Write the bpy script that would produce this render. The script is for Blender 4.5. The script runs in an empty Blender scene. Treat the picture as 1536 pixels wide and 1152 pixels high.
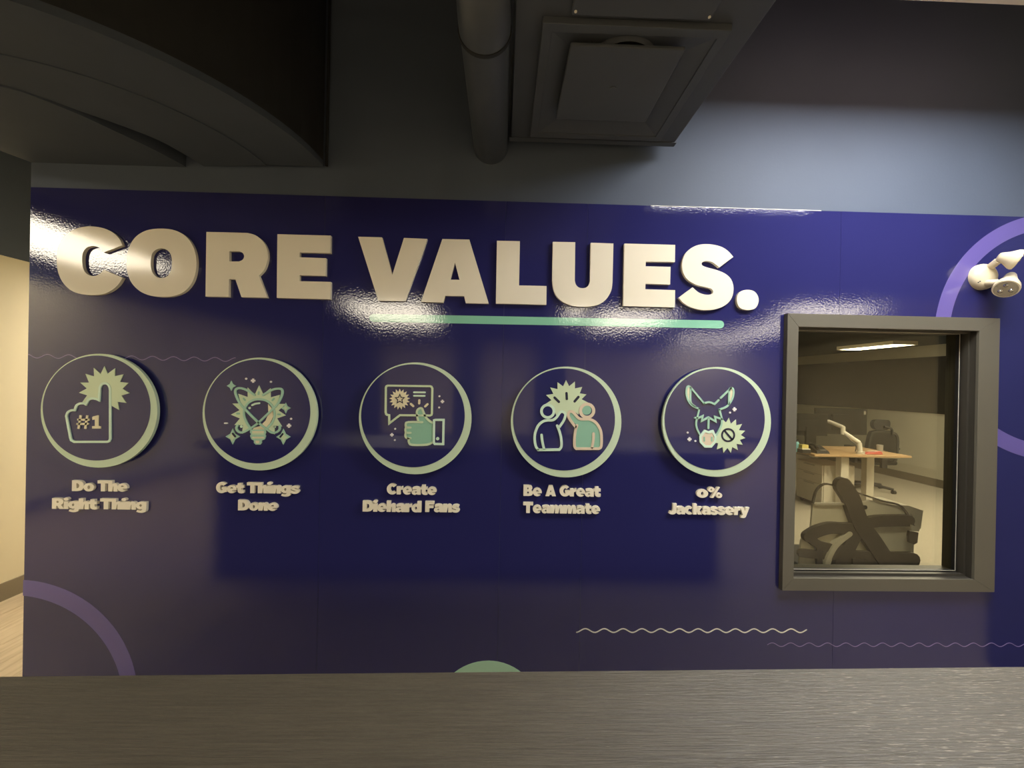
import bpy, bmesh, math, random
from mathutils import Vector, Matrix
from mathutils.geometry import tessellate_polygon

random.seed(4)
R = math.radians
PI = math.pi
scene = bpy.context.scene
COL = scene.collection

# ------------------------------------------------------------------ camera
YAW, PITCH, ROLL, F = R(1.348), R(-0.0825), R(1.10), 600.0
CAM = Vector((0.0, -1.81, 1.55))
fwd = Vector((math.sin(YAW) * math.cos(PITCH), math.cos(YAW) * math.cos(PITCH), math.sin(PITCH)))
rt0 = Vector((math.cos(YAW), -math.sin(YAW), 0))
up0 = rt0.cross(fwd)
rgt = rt0 * math.cos(ROLL) + up0 * math.sin(ROLL)
upv = up0 * math.cos(ROLL) - rt0 * math.sin(ROLL)
cd = bpy.data.cameras.new('camera')
cd.sensor_width = 36.0
cd.lens = F / 1536.0 * 36.0
cd.clip_start = 0.02
cd.clip_end = 100
cam = bpy.data.objects.new('camera', cd)
COL.objects.link(cam)
M = Matrix((rgt, upv, -fwd)).transposed().to_4x4()
M.translation = CAM
cam.matrix_world = M
scene.camera = cam

# ------------------------------------------------------------------ world, view, light levels
w = bpy.data.worlds.new('world')
scene.world = w
w.use_nodes = True
w.node_tree.nodes['Background'].inputs[0].default_value = (0.02, 0.02, 0.022, 1)
w.node_tree.nodes['Background'].inputs[1].default_value = 0.3
vs = scene.view_settings
vs.view_transform = 'Standard'
vs.look = 'None'
vs.gamma = 1.0
vs.use_curve_mapping = False
vs.exposure = 0.04
scene.cycles.use_denoising = True
scene.cycles.max_bounces = 10
scene.cycles.transparent_max_bounces = 12
WARM = (1.0, 0.89, 0.70)
COOL = (0.98, 0.97, 0.95)
P_ROOM = 17.5        # ceiling panels of the big room
P_NEAR = 33.0       # panel over the right end of the graphic wall
P_OFFICE = 26
P_HALL = 20.0


# ------------------------------------------------------------------ survey helpers: photo pixel -> point on a named plane
def ray(px, py):
    return fwd * F + rgt * (px - 768) - upv * (py - 576)


def onY(px, py, Y=0.0):
    d = ray(px, py)
    return CAM + d * ((Y - CAM.y) / d.y)


def onZ(px, py, Z):
    d = ray(px, py)
    return CAM + d * ((Z - CAM.z) / d.z)


def wall2d(pts, Y=0.0, off=(0, 0), s=1.0):
    out = []
    for p in pts:
        q = onY(off[0] + p[0] / s, off[1] + p[1] / s, Y)
        out.append((q.x, q.z))
    return out


# ------------------------------------------------------------------ materials
def node_mat(name):
    m = bpy.data.materials.new(name)
    m.use_nodes = True
    return m, m.node_tree.nodes, m.node_tree.links, m.node_tree.nodes['Principled BSDF']


def mat(name, col, rough=0.5, spec=0.5, metal=0.0, var=0.08, vscale=6.0, bump=0.0, bscale=60.0, stretch=(1, 1, 1), coat=0.0):
    m, n, l, b = node_mat(name)
    b.inputs['Roughness'].default_value = rough
    b.inputs['Metallic'].default_value = metal
    b.inputs['Specular IOR Level'].default_value = spec
    b.inputs['Coat Weight'].default_value = coat
    tc = n.new('ShaderNodeTexCoord')
    mp = n.new('ShaderNodeMapping')
    mp.inputs['Scale'].default_value = stretch
    l.new(tc.outputs['Object'], mp.inputs[0])
    nz = n.new('ShaderNodeTexNoise')
    nz.inputs['Scale'].default_value = vscale
    nz.inputs['Detail'].default_value = 4
    l.new(mp.outputs[0], nz.inputs['Vector'])
    mx = n.new('ShaderNodeMix')
    mx.data_type = 'RGBA'
    mx.inputs[6].default_value = tuple(c * (1 - var) for c in col) + (1,)
    mx.inputs[7].default_value = tuple(min(1, c * (1 + var)) for c in col) + (1,)
    l.new(nz.outputs['Fac'], mx.inputs[0])
    l.new(mx.outputs[2], b.inputs['Base Color'])
    if bump:
        n2 = n.new('ShaderNodeTexNoise')
        n2.inputs['Scale'].default_value = bscale
        n2.inputs['Detail'].default_value = 3
        l.new(mp.outputs[0], n2.inputs['Vector'])
        bp = n.new('ShaderNodeBump')
        bp.inputs['Strength'].default_value = bump
        bp.inputs['Distance'].default_value = 0.002
        l.new(n2.outputs['Fac'], bp.inputs['Height'])
        l.new(bp.outputs[0], b.inputs['Normal'])
    return m


def emit(name, col, power):
    m = bpy.data.materials.new(name)
    m.use_nodes = True
    n, l = m.node_tree.nodes, m.node_tree.links
    n.clear()
    o = n.new('ShaderNodeOutputMaterial')
    e = n.new('ShaderNodeEmission')
    e.inputs[0].default_value = (*col, 1)
    e.inputs[1].default_value = power
    l.new(e.outputs[0], o.inputs[0])
    return m


def vinyl(name, col, rough=0.045, bump=0.12, spec=0.68):
    return mat(name, col, rough=rough, spec=spec, var=0.05, vscale=3, bump=bump, bscale=125)


MT = {}
BLUE = (0.020, 0.020, 0.098)
MT['vinyl'] = vinyl('glossy blue vinyl', BLUE)
MT['vinyl_mint'] = vinyl('mint print', (0.22, 0.50, 0.36))
MT['vinyl_mint_pale'] = vinyl('pale mint print', (0.42, 0.66, 0.46))
MT['vinyl_purple'] = vinyl('purple print', (0.120, 0.094, 0.31))
MT['vinyl_lilac'] = vinyl('lilac print', (0.20, 0.16, 0.38))
MT['vinyl_white'] = vinyl('white print', (0.75, 0.72, 0.66))
MT['letter'] = mat('cream satin acrylic', (0.74, 0.69, 0.57), rough=0.10, spec=0.5, var=0.02)
MT['letter_small'] = mat('cream acrylic', (0.80, 0.74, 0.60), rough=0.35, spec=0.3, var=0.03)
MT['disc_blue'] = vinyl('glossy blue disc face', BLUE, rough=0.06, bump=0.01)
MT['disc_edge'] = mat('mint disc edge', (0.52, 0.64, 0.47), rough=0.3, var=0.03)
MT['mint'] = mat('mint acrylic', (0.34, 0.56, 0.44), rough=0.3, var=0.02)
MT['mint_pale'] = mat('pale mint acrylic', (0.58, 0.76, 0.62), rough=0.3, var=0.02)
MT['sage'] = mat('sage acrylic', (0.55, 0.66, 0.45), rough=0.3, var=0.02)
MT['teal'] = mat('teal acrylic', (0.24, 0.46, 0.34), rough=0.3, var=0.02)
MT['cream'] = mat('cream acrylic layer', (0.72, 0.66, 0.46), rough=0.3, var=0.02)
MT['tan'] = mat('tan acrylic layer', (0.66, 0.55, 0.42), rough=0.3, var=0.02)
MT['whitedot'] = mat('white acrylic dots', (0.74, 0.72, 0.72), rough=0.3, var=0.02)
MT['navy'] = mat('navy acrylic', (0.012, 0.014, 0.04), rough=0.25, var=0.02)
MT['black_wall'] = mat('charcoal wall paint', (0.072, 0.090, 0.128), rough=0.62, spec=0.25, var=0.08, vscale=3, bump=0.15, bscale=90)
MT['black_ceiling'] = mat('black ceiling paint', (0.018, 0.019, 0.021), rough=0.7, spec=0.3, var=0.15, vscale=5, bump=0.2)
MT['soffit'] = mat('charcoal soffit paint', (0.054, 0.066, 0.088), rough=0.75, spec=0.2, var=0.12, vscale=5, bump=0.2, bscale=40)
MT['duct'] = mat('charcoal painted duct', (0.056, 0.063, 0.078), rough=0.6, spec=0.3, var=0.10, vscale=8, bump=0.1)
MT['pipe'] = mat('painted pipe metal', (0.052, 0.060, 0.076), rough=0.45, spec=0.4, var=0.25, vscale=9, bump=0.2, bscale=30)
MT['beige'] = mat('beige wall paint', (0.66, 0.61, 0.47), rough=0.7, spec=0.2, var=0.03, bump=0.1)
MT['base'] = mat('taupe vinyl baseboard', (0.20, 0.17, 0.125), rough=0.5, var=0.05)
MT['frame'] = mat('taupe grey frame paint', (0.098, 0.090, 0.070), rough=0.45, spec=0.45, var=0.08, vscale=5)
MT['frame_dark'] = mat('darker inner frame', (0.040, 0.036, 0.029), rough=0.4, var=0.08)  # liner, stop and jamb toned darker than the frame face
MT['gasket'] = mat('black gasket', (0.008, 0.008, 0.008), rough=0.4)
MT['dark_panel'] = mat('dark brown wall board', (0.045, 0.040, 0.030), rough=0.35, var=0.1)
MT['ivory'] = mat('ivory plastic', (0.60, 0.52, 0.36), rough=0.35, spec=0.4, var=0.02)
MT['lens'] = mat('lamp reflector', (0.45, 0.42, 0.36), rough=0.12, metal=0.85, var=0.2, vscale=60, bump=0.6, bscale=90)
MT['lightbox'] = mat('white fixture enamel', (0.75, 0.68, 0.55), rough=0.4, var=0.02)
MT['office_wall'] = mat('office wall paint', (0.60, 0.56, 0.44), rough=0.7, spec=0.2, var=0.03)
MT['office_floor'] = mat('office carpet', (0.40, 0.36, 0.28), rough=0.9, spec=0.1, var=0.1, vscale=40)
MT['wood_desk'] = mat('oak desk laminate', (0.46, 0.30, 0.15), rough=0.45, var=0.2, vscale=4, stretch=(1, 14, 1))
MT['white_metal'] = mat('white powder coat', (0.62, 0.58, 0.48), rough=0.4, var=0.03)
MT['grey_metal'] = mat('grey powder coat', (0.34, 0.32, 0.27), rough=0.45, var=0.03)
MT['black_plastic'] = mat('black plastic', (0.025, 0.024, 0.022), rough=0.45, var=0.1)
MT['screen'] = mat('dark monitor plastic', (0.014, 0.013, 0.010), rough=0.75, spec=0.1, var=0.08)
MT['mesh'] = mat('pale chair mesh', (0.72, 0.68, 0.54), rough=0.8, var=0.08, vscale=30)
MT['brace'] = mat('taupe chair frame', (0.085, 0.072, 0.055), rough=0.5, var=0.1)
MT['red'] = mat('red plastic', (0.45, 0.08, 0.05), rough=0.5)
MT['paper'] = mat('paper', (0.70, 0.66, 0.52), rough=0.8)
MT['yellow'] = mat('yellow sticky notes', (0.60, 0.50, 0.15), rough=0.8)
MT['cyan'] = mat('cyan plastic', (0.16, 0.42, 0.45), rough=0.4)
MT['light_room'] = emit('warm ceiling panel', WARM, P_ROOM)
MT['light_near'] = emit('cool ceiling panel', COOL, P_NEAR)
MT['light_edge'] = emit('warm fixture edge', (1.0, 0.62, 0.54), 6.0)
MT['light_office'] = emit('office ceiling panel', (1.0, 0.93, 0.75), P_OFFICE)
MT['light_hall'] = emit('room and added corridor ceiling panel', WARM, P_HALL)


def glass_mat():
    m = bpy.data.materials.new('window glass')
    m.use_nodes = True
    n, l = m.node_tree.nodes, m.node_tree.links
    n.clear()
    o = n.new('ShaderNodeOutputMaterial')
    t = n.new('ShaderNodeBsdfTransparent')
    t.inputs[0].default_value = (0.80, 0.78, 0.70, 1)
    g = n.new('ShaderNodeBsdfGlossy')
    g.inputs['Roughness'].default_value = 0.01
    g.inputs['Color'].default_value = (0.95, 0.95, 0.95, 1)
    fr = n.new('ShaderNodeFresnel')
    ge = n.new('ShaderNodeNewGeometry')
    mr = n.new('ShaderNodeMapRange')        # both faces of the thin pane reflect alike
    mr.inputs['To Min'].default_value = 1.5
    mr.inputs['To Max'].default_value = 1 / 1.5
    l.new(ge.outputs['Backfacing'], mr.inputs['Value'])
    l.new(mr.outputs[0], fr.inputs['IOR'])
    mx = n.new('ShaderNodeMixShader')
    l.new(fr.outputs[0], mx.inputs[0])
    l.new(t.outputs[0], mx.inputs[1])
    l.new(g.outputs[0], mx.inputs[2])
    l.new(mx.outputs[0], o.inputs[0])
    return m


MT['glass'] = glass_mat()


def wood_counter():
    m, n, l, b = node_mat('black stained wood top')
    tc = n.new('ShaderNodeTexCoord')
    mp = n.new('ShaderNodeMapping')
    mp.inputs['Scale'].default_value = (1.6, 42, 8)
    l.new(tc.outputs['Object'], mp.inputs[0])
    nz = n.new('ShaderNodeTexNoise')
    nz.inputs['Scale'].default_value = 6
    nz.inputs['Detail'].default_value = 9
    nz.inputs['Roughness'].default_value = 0.65
    nz.inputs['Distortion'].default_value = 0.35
    l.new(mp.outputs[0], nz.inputs['Vector'])
    cr = n.new('ShaderNodeValToRGB')
    cr.color_ramp.elements[0].position = 0.30
    cr.color_ramp.elements[0].color = (0.074, 0.062, 0.043, 1)
    cr.color_ramp.elements[1].position = 0.75
    cr.color_ramp.elements[1].color = (0.145, 0.122, 0.086, 1)
    l.new(nz.outputs['Fac'], cr.inputs[0])
    # lamp sheen painted as pale grain flecks into the right part of the top
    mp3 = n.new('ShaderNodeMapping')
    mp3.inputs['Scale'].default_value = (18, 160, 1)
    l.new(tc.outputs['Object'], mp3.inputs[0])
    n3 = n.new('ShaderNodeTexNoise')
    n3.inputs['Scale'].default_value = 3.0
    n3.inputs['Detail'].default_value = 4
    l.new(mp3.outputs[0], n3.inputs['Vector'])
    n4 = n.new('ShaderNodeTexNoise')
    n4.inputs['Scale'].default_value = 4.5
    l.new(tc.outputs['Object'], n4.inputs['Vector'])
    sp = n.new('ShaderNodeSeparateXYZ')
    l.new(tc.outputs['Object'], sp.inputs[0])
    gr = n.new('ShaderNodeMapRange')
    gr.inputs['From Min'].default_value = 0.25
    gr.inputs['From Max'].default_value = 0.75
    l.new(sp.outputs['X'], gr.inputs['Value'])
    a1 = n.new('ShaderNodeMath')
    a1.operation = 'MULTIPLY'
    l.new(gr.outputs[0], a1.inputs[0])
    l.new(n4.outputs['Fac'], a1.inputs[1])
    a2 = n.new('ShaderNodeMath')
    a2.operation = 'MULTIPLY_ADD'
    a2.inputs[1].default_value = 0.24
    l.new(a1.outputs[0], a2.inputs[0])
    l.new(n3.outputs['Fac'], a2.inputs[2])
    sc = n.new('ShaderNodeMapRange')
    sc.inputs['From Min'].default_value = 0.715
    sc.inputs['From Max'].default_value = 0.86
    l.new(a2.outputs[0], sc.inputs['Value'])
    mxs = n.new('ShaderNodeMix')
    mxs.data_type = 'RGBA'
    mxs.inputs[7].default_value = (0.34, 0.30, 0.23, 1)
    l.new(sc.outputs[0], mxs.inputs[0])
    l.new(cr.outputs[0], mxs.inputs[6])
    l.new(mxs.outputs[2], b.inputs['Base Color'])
    mp2 = n.new('ShaderNodeMapping')
    mp2.inputs['Scale'].default_value = (5, 130, 10)
    l.new(tc.outputs['Object'], mp2.inputs[0])
    n2 = n.new('ShaderNodeTexNoise')
    n2.inputs['Scale'].default_value = 5
    n2.inputs['Detail'].default_value = 6
    l.new(mp2.outputs[0], n2.inputs['Vector'])
    bp = n.new('ShaderNodeBump')
    bp.inputs['Strength'].default_value = 0.75
    bp.inputs['Distance'].default_value = 0.0022
    l.new(n2.outputs['Fac'], bp.inputs['Height'])
    l.new(bp.outputs[0], b.inputs['Normal'])
    b.inputs['Roughness'].default_value = 0.36
    b.inputs['Specular IOR Level'].default_value = 0.55
    return m


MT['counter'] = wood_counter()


def wood_floor():
    m, n, l, b = node_mat('light oak vinyl plank')
    tc = n.new('ShaderNodeTexCoord')
    oi = n.new('ShaderNodeObjectInfo')
    mp = n.new('ShaderNodeMapping')
    mp.inputs['Scale'].default_value = (9, 0.9, 1)
    l.new(tc.outputs['Object'], mp.inputs[0])
    ad = n.new('ShaderNodeVectorMath')
    ad.operation = 'ADD'
    l.new(mp.outputs[0], ad.inputs[0])
    l.new(oi.outputs['Random'], ad.inputs[1])
    nz = n.new('ShaderNodeTexNoise')
    nz.inputs['Scale'].default_value = 5
    nz.inputs['Detail'].default_value = 6
    l.new(ad.outputs[0], nz.inputs['Vector'])
    cr = n.new('ShaderNodeValToRGB')
    cr.color_ramp.elements[0].position = 0.25
    cr.color_ramp.elements[0].color = (0.36, 0.28, 0.18, 1)
    cr.color_ramp.elements[1].position = 0.75
    cr.color_ramp.elements[1].color = (0.56, 0.46, 0.32, 1)
    l.new(nz.outputs['Fac'], cr.inputs[0])
    l.new(cr.outputs[0], b.inputs['Base Color'])
    b.inputs['Roughness'].default_value = 0.5
    return m


MT['floor'] = wood_floor()


# ------------------------------------------------------------------ geometry helpers: every shape is (verts, faces)
def box(x0, x1, y0, y1, z0, z1):
    v = [(x, y, z) for z in (z0, z1) for y in (y0, y1) for x in (x0, x1)]
    f = [(0, 1, 3, 2), (4, 6, 7, 5), (0, 4, 5, 1), (2, 3, 7, 6), (0, 2, 6, 4), (1, 5, 7, 3)]
    return v, f


def hexa(lo, hi):
    v = list(lo) + list(hi)
    k = len(lo)
    f = [tuple(range(k))[::-1], tuple(range(k, 2 * k))]
    f += [(i, (i + 1) % k, k + (i + 1) % k, k + i) for i in range(k)]
    return v, f


def prism(outer, y0, y1, holes=()):
    """polygon with holes in the x-z plane, from depth y0 (front, towards -y) to y1"""
    loops = [outer] + list(holes)
    flat = [p for lp in loops for p in lp]
    tri = tessellate_polygon([[Vector((p[0], p[1], 0)) for p in lp] for lp in loops])
    k = len(flat)
    v = [(p[0], y0, p[1]) for p in flat] + [(p[0], y1, p[1]) for p in flat]
    f = [tuple(t) for t in tri] + [tuple(i + k for i in t) for t in tri]
    s = 0
    for lp in loops:
        m = len(lp)
        f += [(s + i, s + (i + 1) % m, k + s + (i + 1) % m, k + s + i) for i in range(m)]
        s += m
    return v, f


def slab(outer, z0, z1, holes=()):
    """polygon in the x-y plane between two heights"""
    v, f = prism(outer, 0, 1, holes)
    return [(a, c, z0 if b == 0 else z1) for a, b, c in v], f


def smooth(pts, closed=False, k=6):
    n = len(pts)
    out = []
    rng = n if closed else n - 1
    for i in range(rng):
        if closed:
            p0, p1, p2, p3 = pts[i - 1], pts[i], pts[(i + 1) % n], pts[(i + 2) % n]
        else:
            p0, p1, p2, p3 = pts[max(i - 1, 0)], pts[i], pts[i + 1], pts[min(i + 2, n - 1)]
        for j in range(k):
            t = j / k
            out.append(tuple(0.5 * ((2 * p1[c]) + (-p0[c] + p2[c]) * t + (2 * p0[c] - 5 * p1[c] + 4 * p2[c] - p3[c]) * t * t
                                    + (-p0[c] + 3 * p1[c] - 3 * p2[c] + p3[c]) * t ** 3) for c in range(len(p1))))
    if not closed:
        out.append(tuple(pts[-1]))
    return out


def stroke(pts, wd, y0, y1, closed=False, caps=True):
    """constant-width line along 2-D points, as a solid of depth y0..y1"""
    P = []
    for p in pts:
        if not P or math.hypot(p[0] - P[-1][0], p[1] - P[-1][1]) > 1e-5:
            P.append(p)
    if closed and math.hypot(P[0][0] - P[-1][0], P[0][1] - P[-1][1]) < 1e-5:
        P.pop()
    n = len(P)
    h = wd / 2
    L, Rr = [], []
    for i in range(n):
        a = P[i - 1] if (closed or i > 0) else None
        b = P[(i + 1) % n] if (closed or i < n - 1) else None
        d1 = Vector((P[i][0] - a[0], P[i][1] - a[1])).normalized() if a else None
        d2 = Vector((b[0] - P[i][0], b[1] - P[i][1])).normalized() if b else None
        d1 = d1 or d2
        d2 = d2 or d1
        n1, n2 = Vector((-d1.y, d1.x)), Vector((-d2.y, d2.x))
        m = n1 + n2
        if m.length < 1e-4:
            m = n1
        m.normalize()
        c = max(m.dot(n1), 0.45)
        o = m * (h / c)
        L.append((P[i][0] + o.x, P[i][1] + o.y))
        Rr.append((P[i][0] - o.x, P[i][1] - o.y))
    if closed:
        v = [(p[0], y0, p[1]) for p in L + Rr] + [(p[0], y1, p[1]) for p in L + Rr]
        f = []
        for i in range(n):
            j = (i + 1) % n
            f += [(i, j, n + j, n + i), (2 * n + i, 3 * n + i, 3 * n + j, 2 * n + j), (i, 2 * n + i, 2 * n + j, j), (n + i, n + j, 3 * n + j, 3 * n + i)]
        return v, f
    c1, c0 = [], []
    if caps:
        for (q, r_, dst) in ((P[-1], L[-1], c1), (P[0], Rr[0], c0)):
            a0 = math.atan2(r_[1] - q[1], r_[0] - q[0])
            for k in range(1, 6):
                a = a0 - PI * k / 6
                dst.append((q[0] + h * math.cos(a), q[1] + h * math.sin(a)))
    # faces as a strip plus cap fans
    v = [(p[0], y0, p[1]) for p in L + Rr] + [(p[0], y1, p[1]) for p in L + Rr]
    f = []
    for i in range(n - 1):
        j = i + 1
        f += [(i, j, n + j, n + i), (2 * n + i, 3 * n + i, 3 * n + j, 2 * n + j), (i, 2 * n + i, 2 * n + j, j), (n + i, n + j, 3 * n + j, 3 * n + i)]
    for cap, ia, ib in ((c1, n - 1, 2 * n - 1), (c0, n, 0)):
        s = len(v)
        k = len(cap)
        v += [(p[0], y0, p[1]) for p in cap] + [(p[0], y1, p[1]) for p in cap]
        fr = [ia] + list(range(s, s + k)) + [ib]
        bk = [ia + 2 * n] + list(range(s + k, s + 2 * k)) + [ib + 2 * n]
        f.append(tuple(fr))
        f.append(tuple(reversed(bk)))
        for i in range(len(fr) - 1):
            f.append((fr[i], fr[i + 1], bk[i + 1], bk[i]))
    return v, f


def circle2(cx, cz, r, n=32, a0=0.0, a1=2 * PI):
    full = abs(a1 - a0 - 2 * PI) < 1e-6
    m = n if full else n + 1
    return [(cx + r * math.cos(a0 + (a1 - a0) * i / n), cz + r * math.sin(a0 + (a1 - a0) * i / n)) for i in range(m)]


def tube(path, rad, n=20, caps=True):
    """round tube along 3-D points; rad is one number or one per point"""
    P = [Vector(p) for p in path]
    rs = rad if isinstance(rad, (list, tuple)) else [rad] * len(P)
    v, f = [], []
    t0 = (P[1] - P[0]).normalized()
    ref = Vector((0, 0, 1)) if abs(t0.z) < 0.9 else Vector((1, 0, 0))
    u = t0.cross(ref).normalized()
    for i, p in enumerate(P):
        t = (P[min(i + 1, len(P) - 1)] - P[max(i - 1, 0)]).normalized()
        u = (u - t * u.dot(t)).normalized()
        b = t.cross(u)
        for k in range(n):
            a = 2 * PI * k / n
            q = p + (u * math.cos(a) + b * math.sin(a)) * rs[i]
            v.append(tuple(q))
    for i in range(len(P) - 1):
        for k in range(n):
            f.append((i * n + k, i * n + (k + 1) % n, (i + 1) * n + (k + 1) % n, (i + 1) * n + k))
    if caps:
        f.append(tuple(range(n))[::-1])
        f.append(tuple(range((len(P) - 1) * n, len(P) * n)))
    return v, f


def move(g, fn):
    return [tuple(fn(Vector(p))) for p in g[0]], g[1]


ORG = {}


def mk(name, geos, material, parent=None, origin=None, shade=False, bevel=0.0):
    if isinstance(geos, tuple):
        geos = [geos]
    v, f = [], []
    for gv, gf in geos:
        s = len(v)
        v += gv
        f += [tuple(i + s for i in t) for t in gf]
    if parent is not None:
        o0 = ORG[parent.name]
    elif origin is not None:
        o0 = Vector(origin)
    else:
        xs, ys, zs = zip(*v)
        o0 = Vector(((min(xs) + max(xs)) / 2, (min(ys) + max(ys)) / 2, min(zs)))
    me = bpy.data.meshes.new(name)
    me.from_pydata([tuple(Vector(p) - o0) for p in v], [], f)
    bm = bmesh.new()
    bm.from_mesh(me)
    bmesh.ops.recalc_face_normals(bm, faces=bm.faces)
    bm.to_mesh(me)
    bm.free()
    me.materials.append(MT[material])
    o = bpy.data.objects.new(name, me)
    COL.objects.link(o)
    ORG[o.name] = o0
    if parent is not None:
        o.parent = parent
    else:
        o.location = o0
    if shade:
        me.polygons.foreach_set('use_smooth', [True] * len(me.polygons))
        if shade is not True:
            me.set_sharp_from_angle(angle=R(shade))
    if bevel:
        b = o.modifiers.new('bevel', 'BEVEL')
        b.width = bevel
        b.segments = 2
        b.limit_method = 'ANGLE'
        b.angle_limit = R(50)
    return o


def empty(name, loc):
    o = bpy.data.objects.new(name, None)
    o.empty_display_size = 0.1
    COL.objects.link(o)
    o.location = loc
    ORG[o.name] = Vector(loc)
    return o


def tag(o, label, cat, group=None):
    o['label'] = label
    o['category'] = cat
    if group:
        o['group'] = group
    return o


def struct(o, label=None):
    o['kind'] = 'structure'
    if label:
        o['label'] = label
    return o


def note(o, label):
    o['label'] = label
    return o


# ================================================================== THE SETTING
WX0 = -2.09                    # free left end of the graphic wall
PT = 2.372                     # top of the blue graphic
CEIL = 3.75
WIN = (1.305, 2.195, 0.672, 1.848)   # rough opening x0,x1,z0,z1
OX0, OX1, OY1 = -3.38, 12.0, 11.0

floor = struct(mk('floor', box(-5.4, 12.2, -9.7, 11.2, -0.1, 0.0), 'floor', origin=(0, 0, 0)), 'light oak plank floor')
pl = None
for i in range(9):
    for j in range(5):
        x0 = -3.37 + i * 0.182
        y0 = -2.2 + j * 1.22 + (i * 0.41) % 1.22
        if pl is None:
            o = mk('plank', box(0, 0.180, 0, 1.217, 0, 0.004), 'floor', floor)
            pl = o
        else:
            o = pl.copy()
            COL.objects.link(o)
            o.parent = floor
        o.location = (x0, y0, 0)
carpet = struct(mk('floor_office', box(-1.9, 12.0, 0.13, 11.0, 0.0, 0.008), 'office_floor'), 'beige office carpet behind the window')
struct(mk('ceiling', box(-5.4, 12.2, -9.7, 11.2, CEIL, CEIL + 0.1), 'black_ceiling'), 'black painted open ceiling')

x0, x1, z0, z1 = WIN
wall = struct(mk('wall_front', prism([(WX0, 0), (4.2, 0), (4.2, CEIL), (WX0, CEIL)], 0.0, 0.10, [[(x0, z0), (x1, z0), (x1, z1), (x0, z1)]]),
                 'black_wall', origin=(0, 0, 0)), 'charcoal painted wall carrying the glossy blue graphic')
# blue vinyl drops, with hairline seams between them
seams = [WX0 + 0.001, -0.808, 0.0, 0.372, 1.545, 2.70]
wx0, wx1, wz0, wz1 = 1.30, 2.20, 0.66, 1.86
G = 0.0006
VY = -0.0015


def vinyl_rect(a, b):
    if b <= wx0 or a >= wx1:
        return [box(a + G, b - G, VY, -0.0002, 0.004, PT)]
    out = []
    if a < wx0:
        out.append(box(a + G, wx0, VY, -0.0002, 0.004, PT))
    if b > wx1:
        out.append(box(wx1, b - G, VY, -0.0002, 0.004, PT))
    s, e = max(a, wx0), min(b, wx1)
    out.append(box(s + (G if s == a else 0), e - (G if e == b else 0), VY, -0.0002, 0.004, wz0))
    out.append(box(s + (G if s == a else 0), e - (G if e == b else 0), VY, -0.0002, wz1, PT))
    return out


for a, b in zip(seams[:-1], seams[1:]):
    mk('vinyl_panel', vinyl_rect(a, b), 'vinyl', wall)
mk('lip_highlight', box(0.66, 1.45, -0.0030, -0.0012, PT - 0.0012, PT + 0.0008), 'vinyl_white', wall)  # white strip painting the highlight on the graphic's top edge


# printed marks on the graphic
def print_poly(name, outer, material, label, holes=(), y=-0.0022):
    return note(mk(name, prism(outer, y, -0.0012, holes), material, wall), label)


ul = stroke([(-0.585, 1.832), (0.99, 1.838)], 0.036, -0.0024, -0.0012)
note(mk('underline_stripe', ul, 'vinyl_mint', wall), 'mint stripe under the heading')


def ring_arc(cx, cz, ro, ri, a0, a1, n=40):
    return circle2(cx, cz, ro, n, R(a0), R(a1)) + circle2(cx, cz, ri, n, R(a0), R(a1))[::-1]


print_poly('ring_print', ring_arc(2.572, 1.815, 0.576, 0.505, 76, 173), 'vinyl_purple', 'upper piece of the purple ring above the window')
print_poly('ring_print', ring_arc(2.572, 1.815, 0.576, 0.505, 238, 284), 'vinyl_purple', 'lower piece of the purple ring right of the window')
oc = circle2(-2.116, 0.118, 0.527, 40, R(-12), R(87.3))
ic = circle2(-2.137, 0.092, 0.4855, 40, R(-10), R(84.6))
print_poly('ring_print', oc + ic[::-1], 'vinyl_purple', 'purple quarter ring at the wall end')
q = onY(731, 1071, 0)
print_poly('dot_print', circle2(q.x, q.z, 0.243, 64), 'vinyl_mint_pale', 'pale mint dot low on the wall')


def wave(x0, x1, z, z1, per, amp, ph=0.0):
    n = int((x1 - x0) / per * 14)
    return [(x0 + (x1 - x0) * i / n, z + (z1 - z) * i / n + amp * math.sin(2 * PI * (x1 - x0) / per * i / n + ph)) for i in range(n + 1)]


note(mk('wave_line', stroke(wave(0.358, 1.421, 0.433, 0.437, 0.0865, 0.0085, -1.3), 0.0052, -0.0022, -0.0012), 'vinyl_white', wall), 'white wavy line')
note(mk('wave_line', stroke(wave(1.24, 2.69, 0.372, 0.377, 0.0865, 0.0085, 0.0), 0.003, -0.0022, -0.0012), 'vinyl_lilac', wall), 'faint lilac wavy line under the window')
note(mk('wave_line', stroke(wave(-2.085, -1.19, 1.630, 1.632, 0.0905, 0.0085, 2.2), 0.003, -0.0022, -0.0012), 'vinyl_lilac', wall), 'faint lilac wavy line behind the first sign')

# side and back walls
wl = struct(mk('wall_left', box(OX0 - 0.12, OX0, 0.5, 8.0, 0, CEIL), 'black_wall', origin=(OX0, 0.5, 0)), 'corridor wall, beige below and black above')
mk('wall_paint', box(OX0, OX0 + 0.003, 0.5, 8.0, 0, 2.345), 'beige', wl)
struct(mk('baseboard_left', box(OX0 + 0.003, OX0 + 0.012, 0.5, 8.0, 0.0, 0.125), 'base'), 'taupe baseboard of the corridor')
struct(mk('wall_corridor', box(WX0, WX0 + 0.12, 0.12, 8.0, 0, CEIL), 'beige'))
struct(mk('wall_corridor_end', box(OX0, WX0 + 0.12, 8.0, 8.1, 0, CEIL), 'beige'))
struct(mk('wall_step', box(-5.4, OX0, 0.4, 0.5, 0, CEIL), 'beige'))
wr = struct(mk('wall_side_left', box(-5.4, -5.3, -9.6, 0.4, 0, CEIL), 'black_wall', origin=(-5.3, 0, 0)))
mk('wall_paint', box(-5.3, -5.296, -9.6, 0.4, 0.1, 2.6), 'beige', wr)
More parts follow.
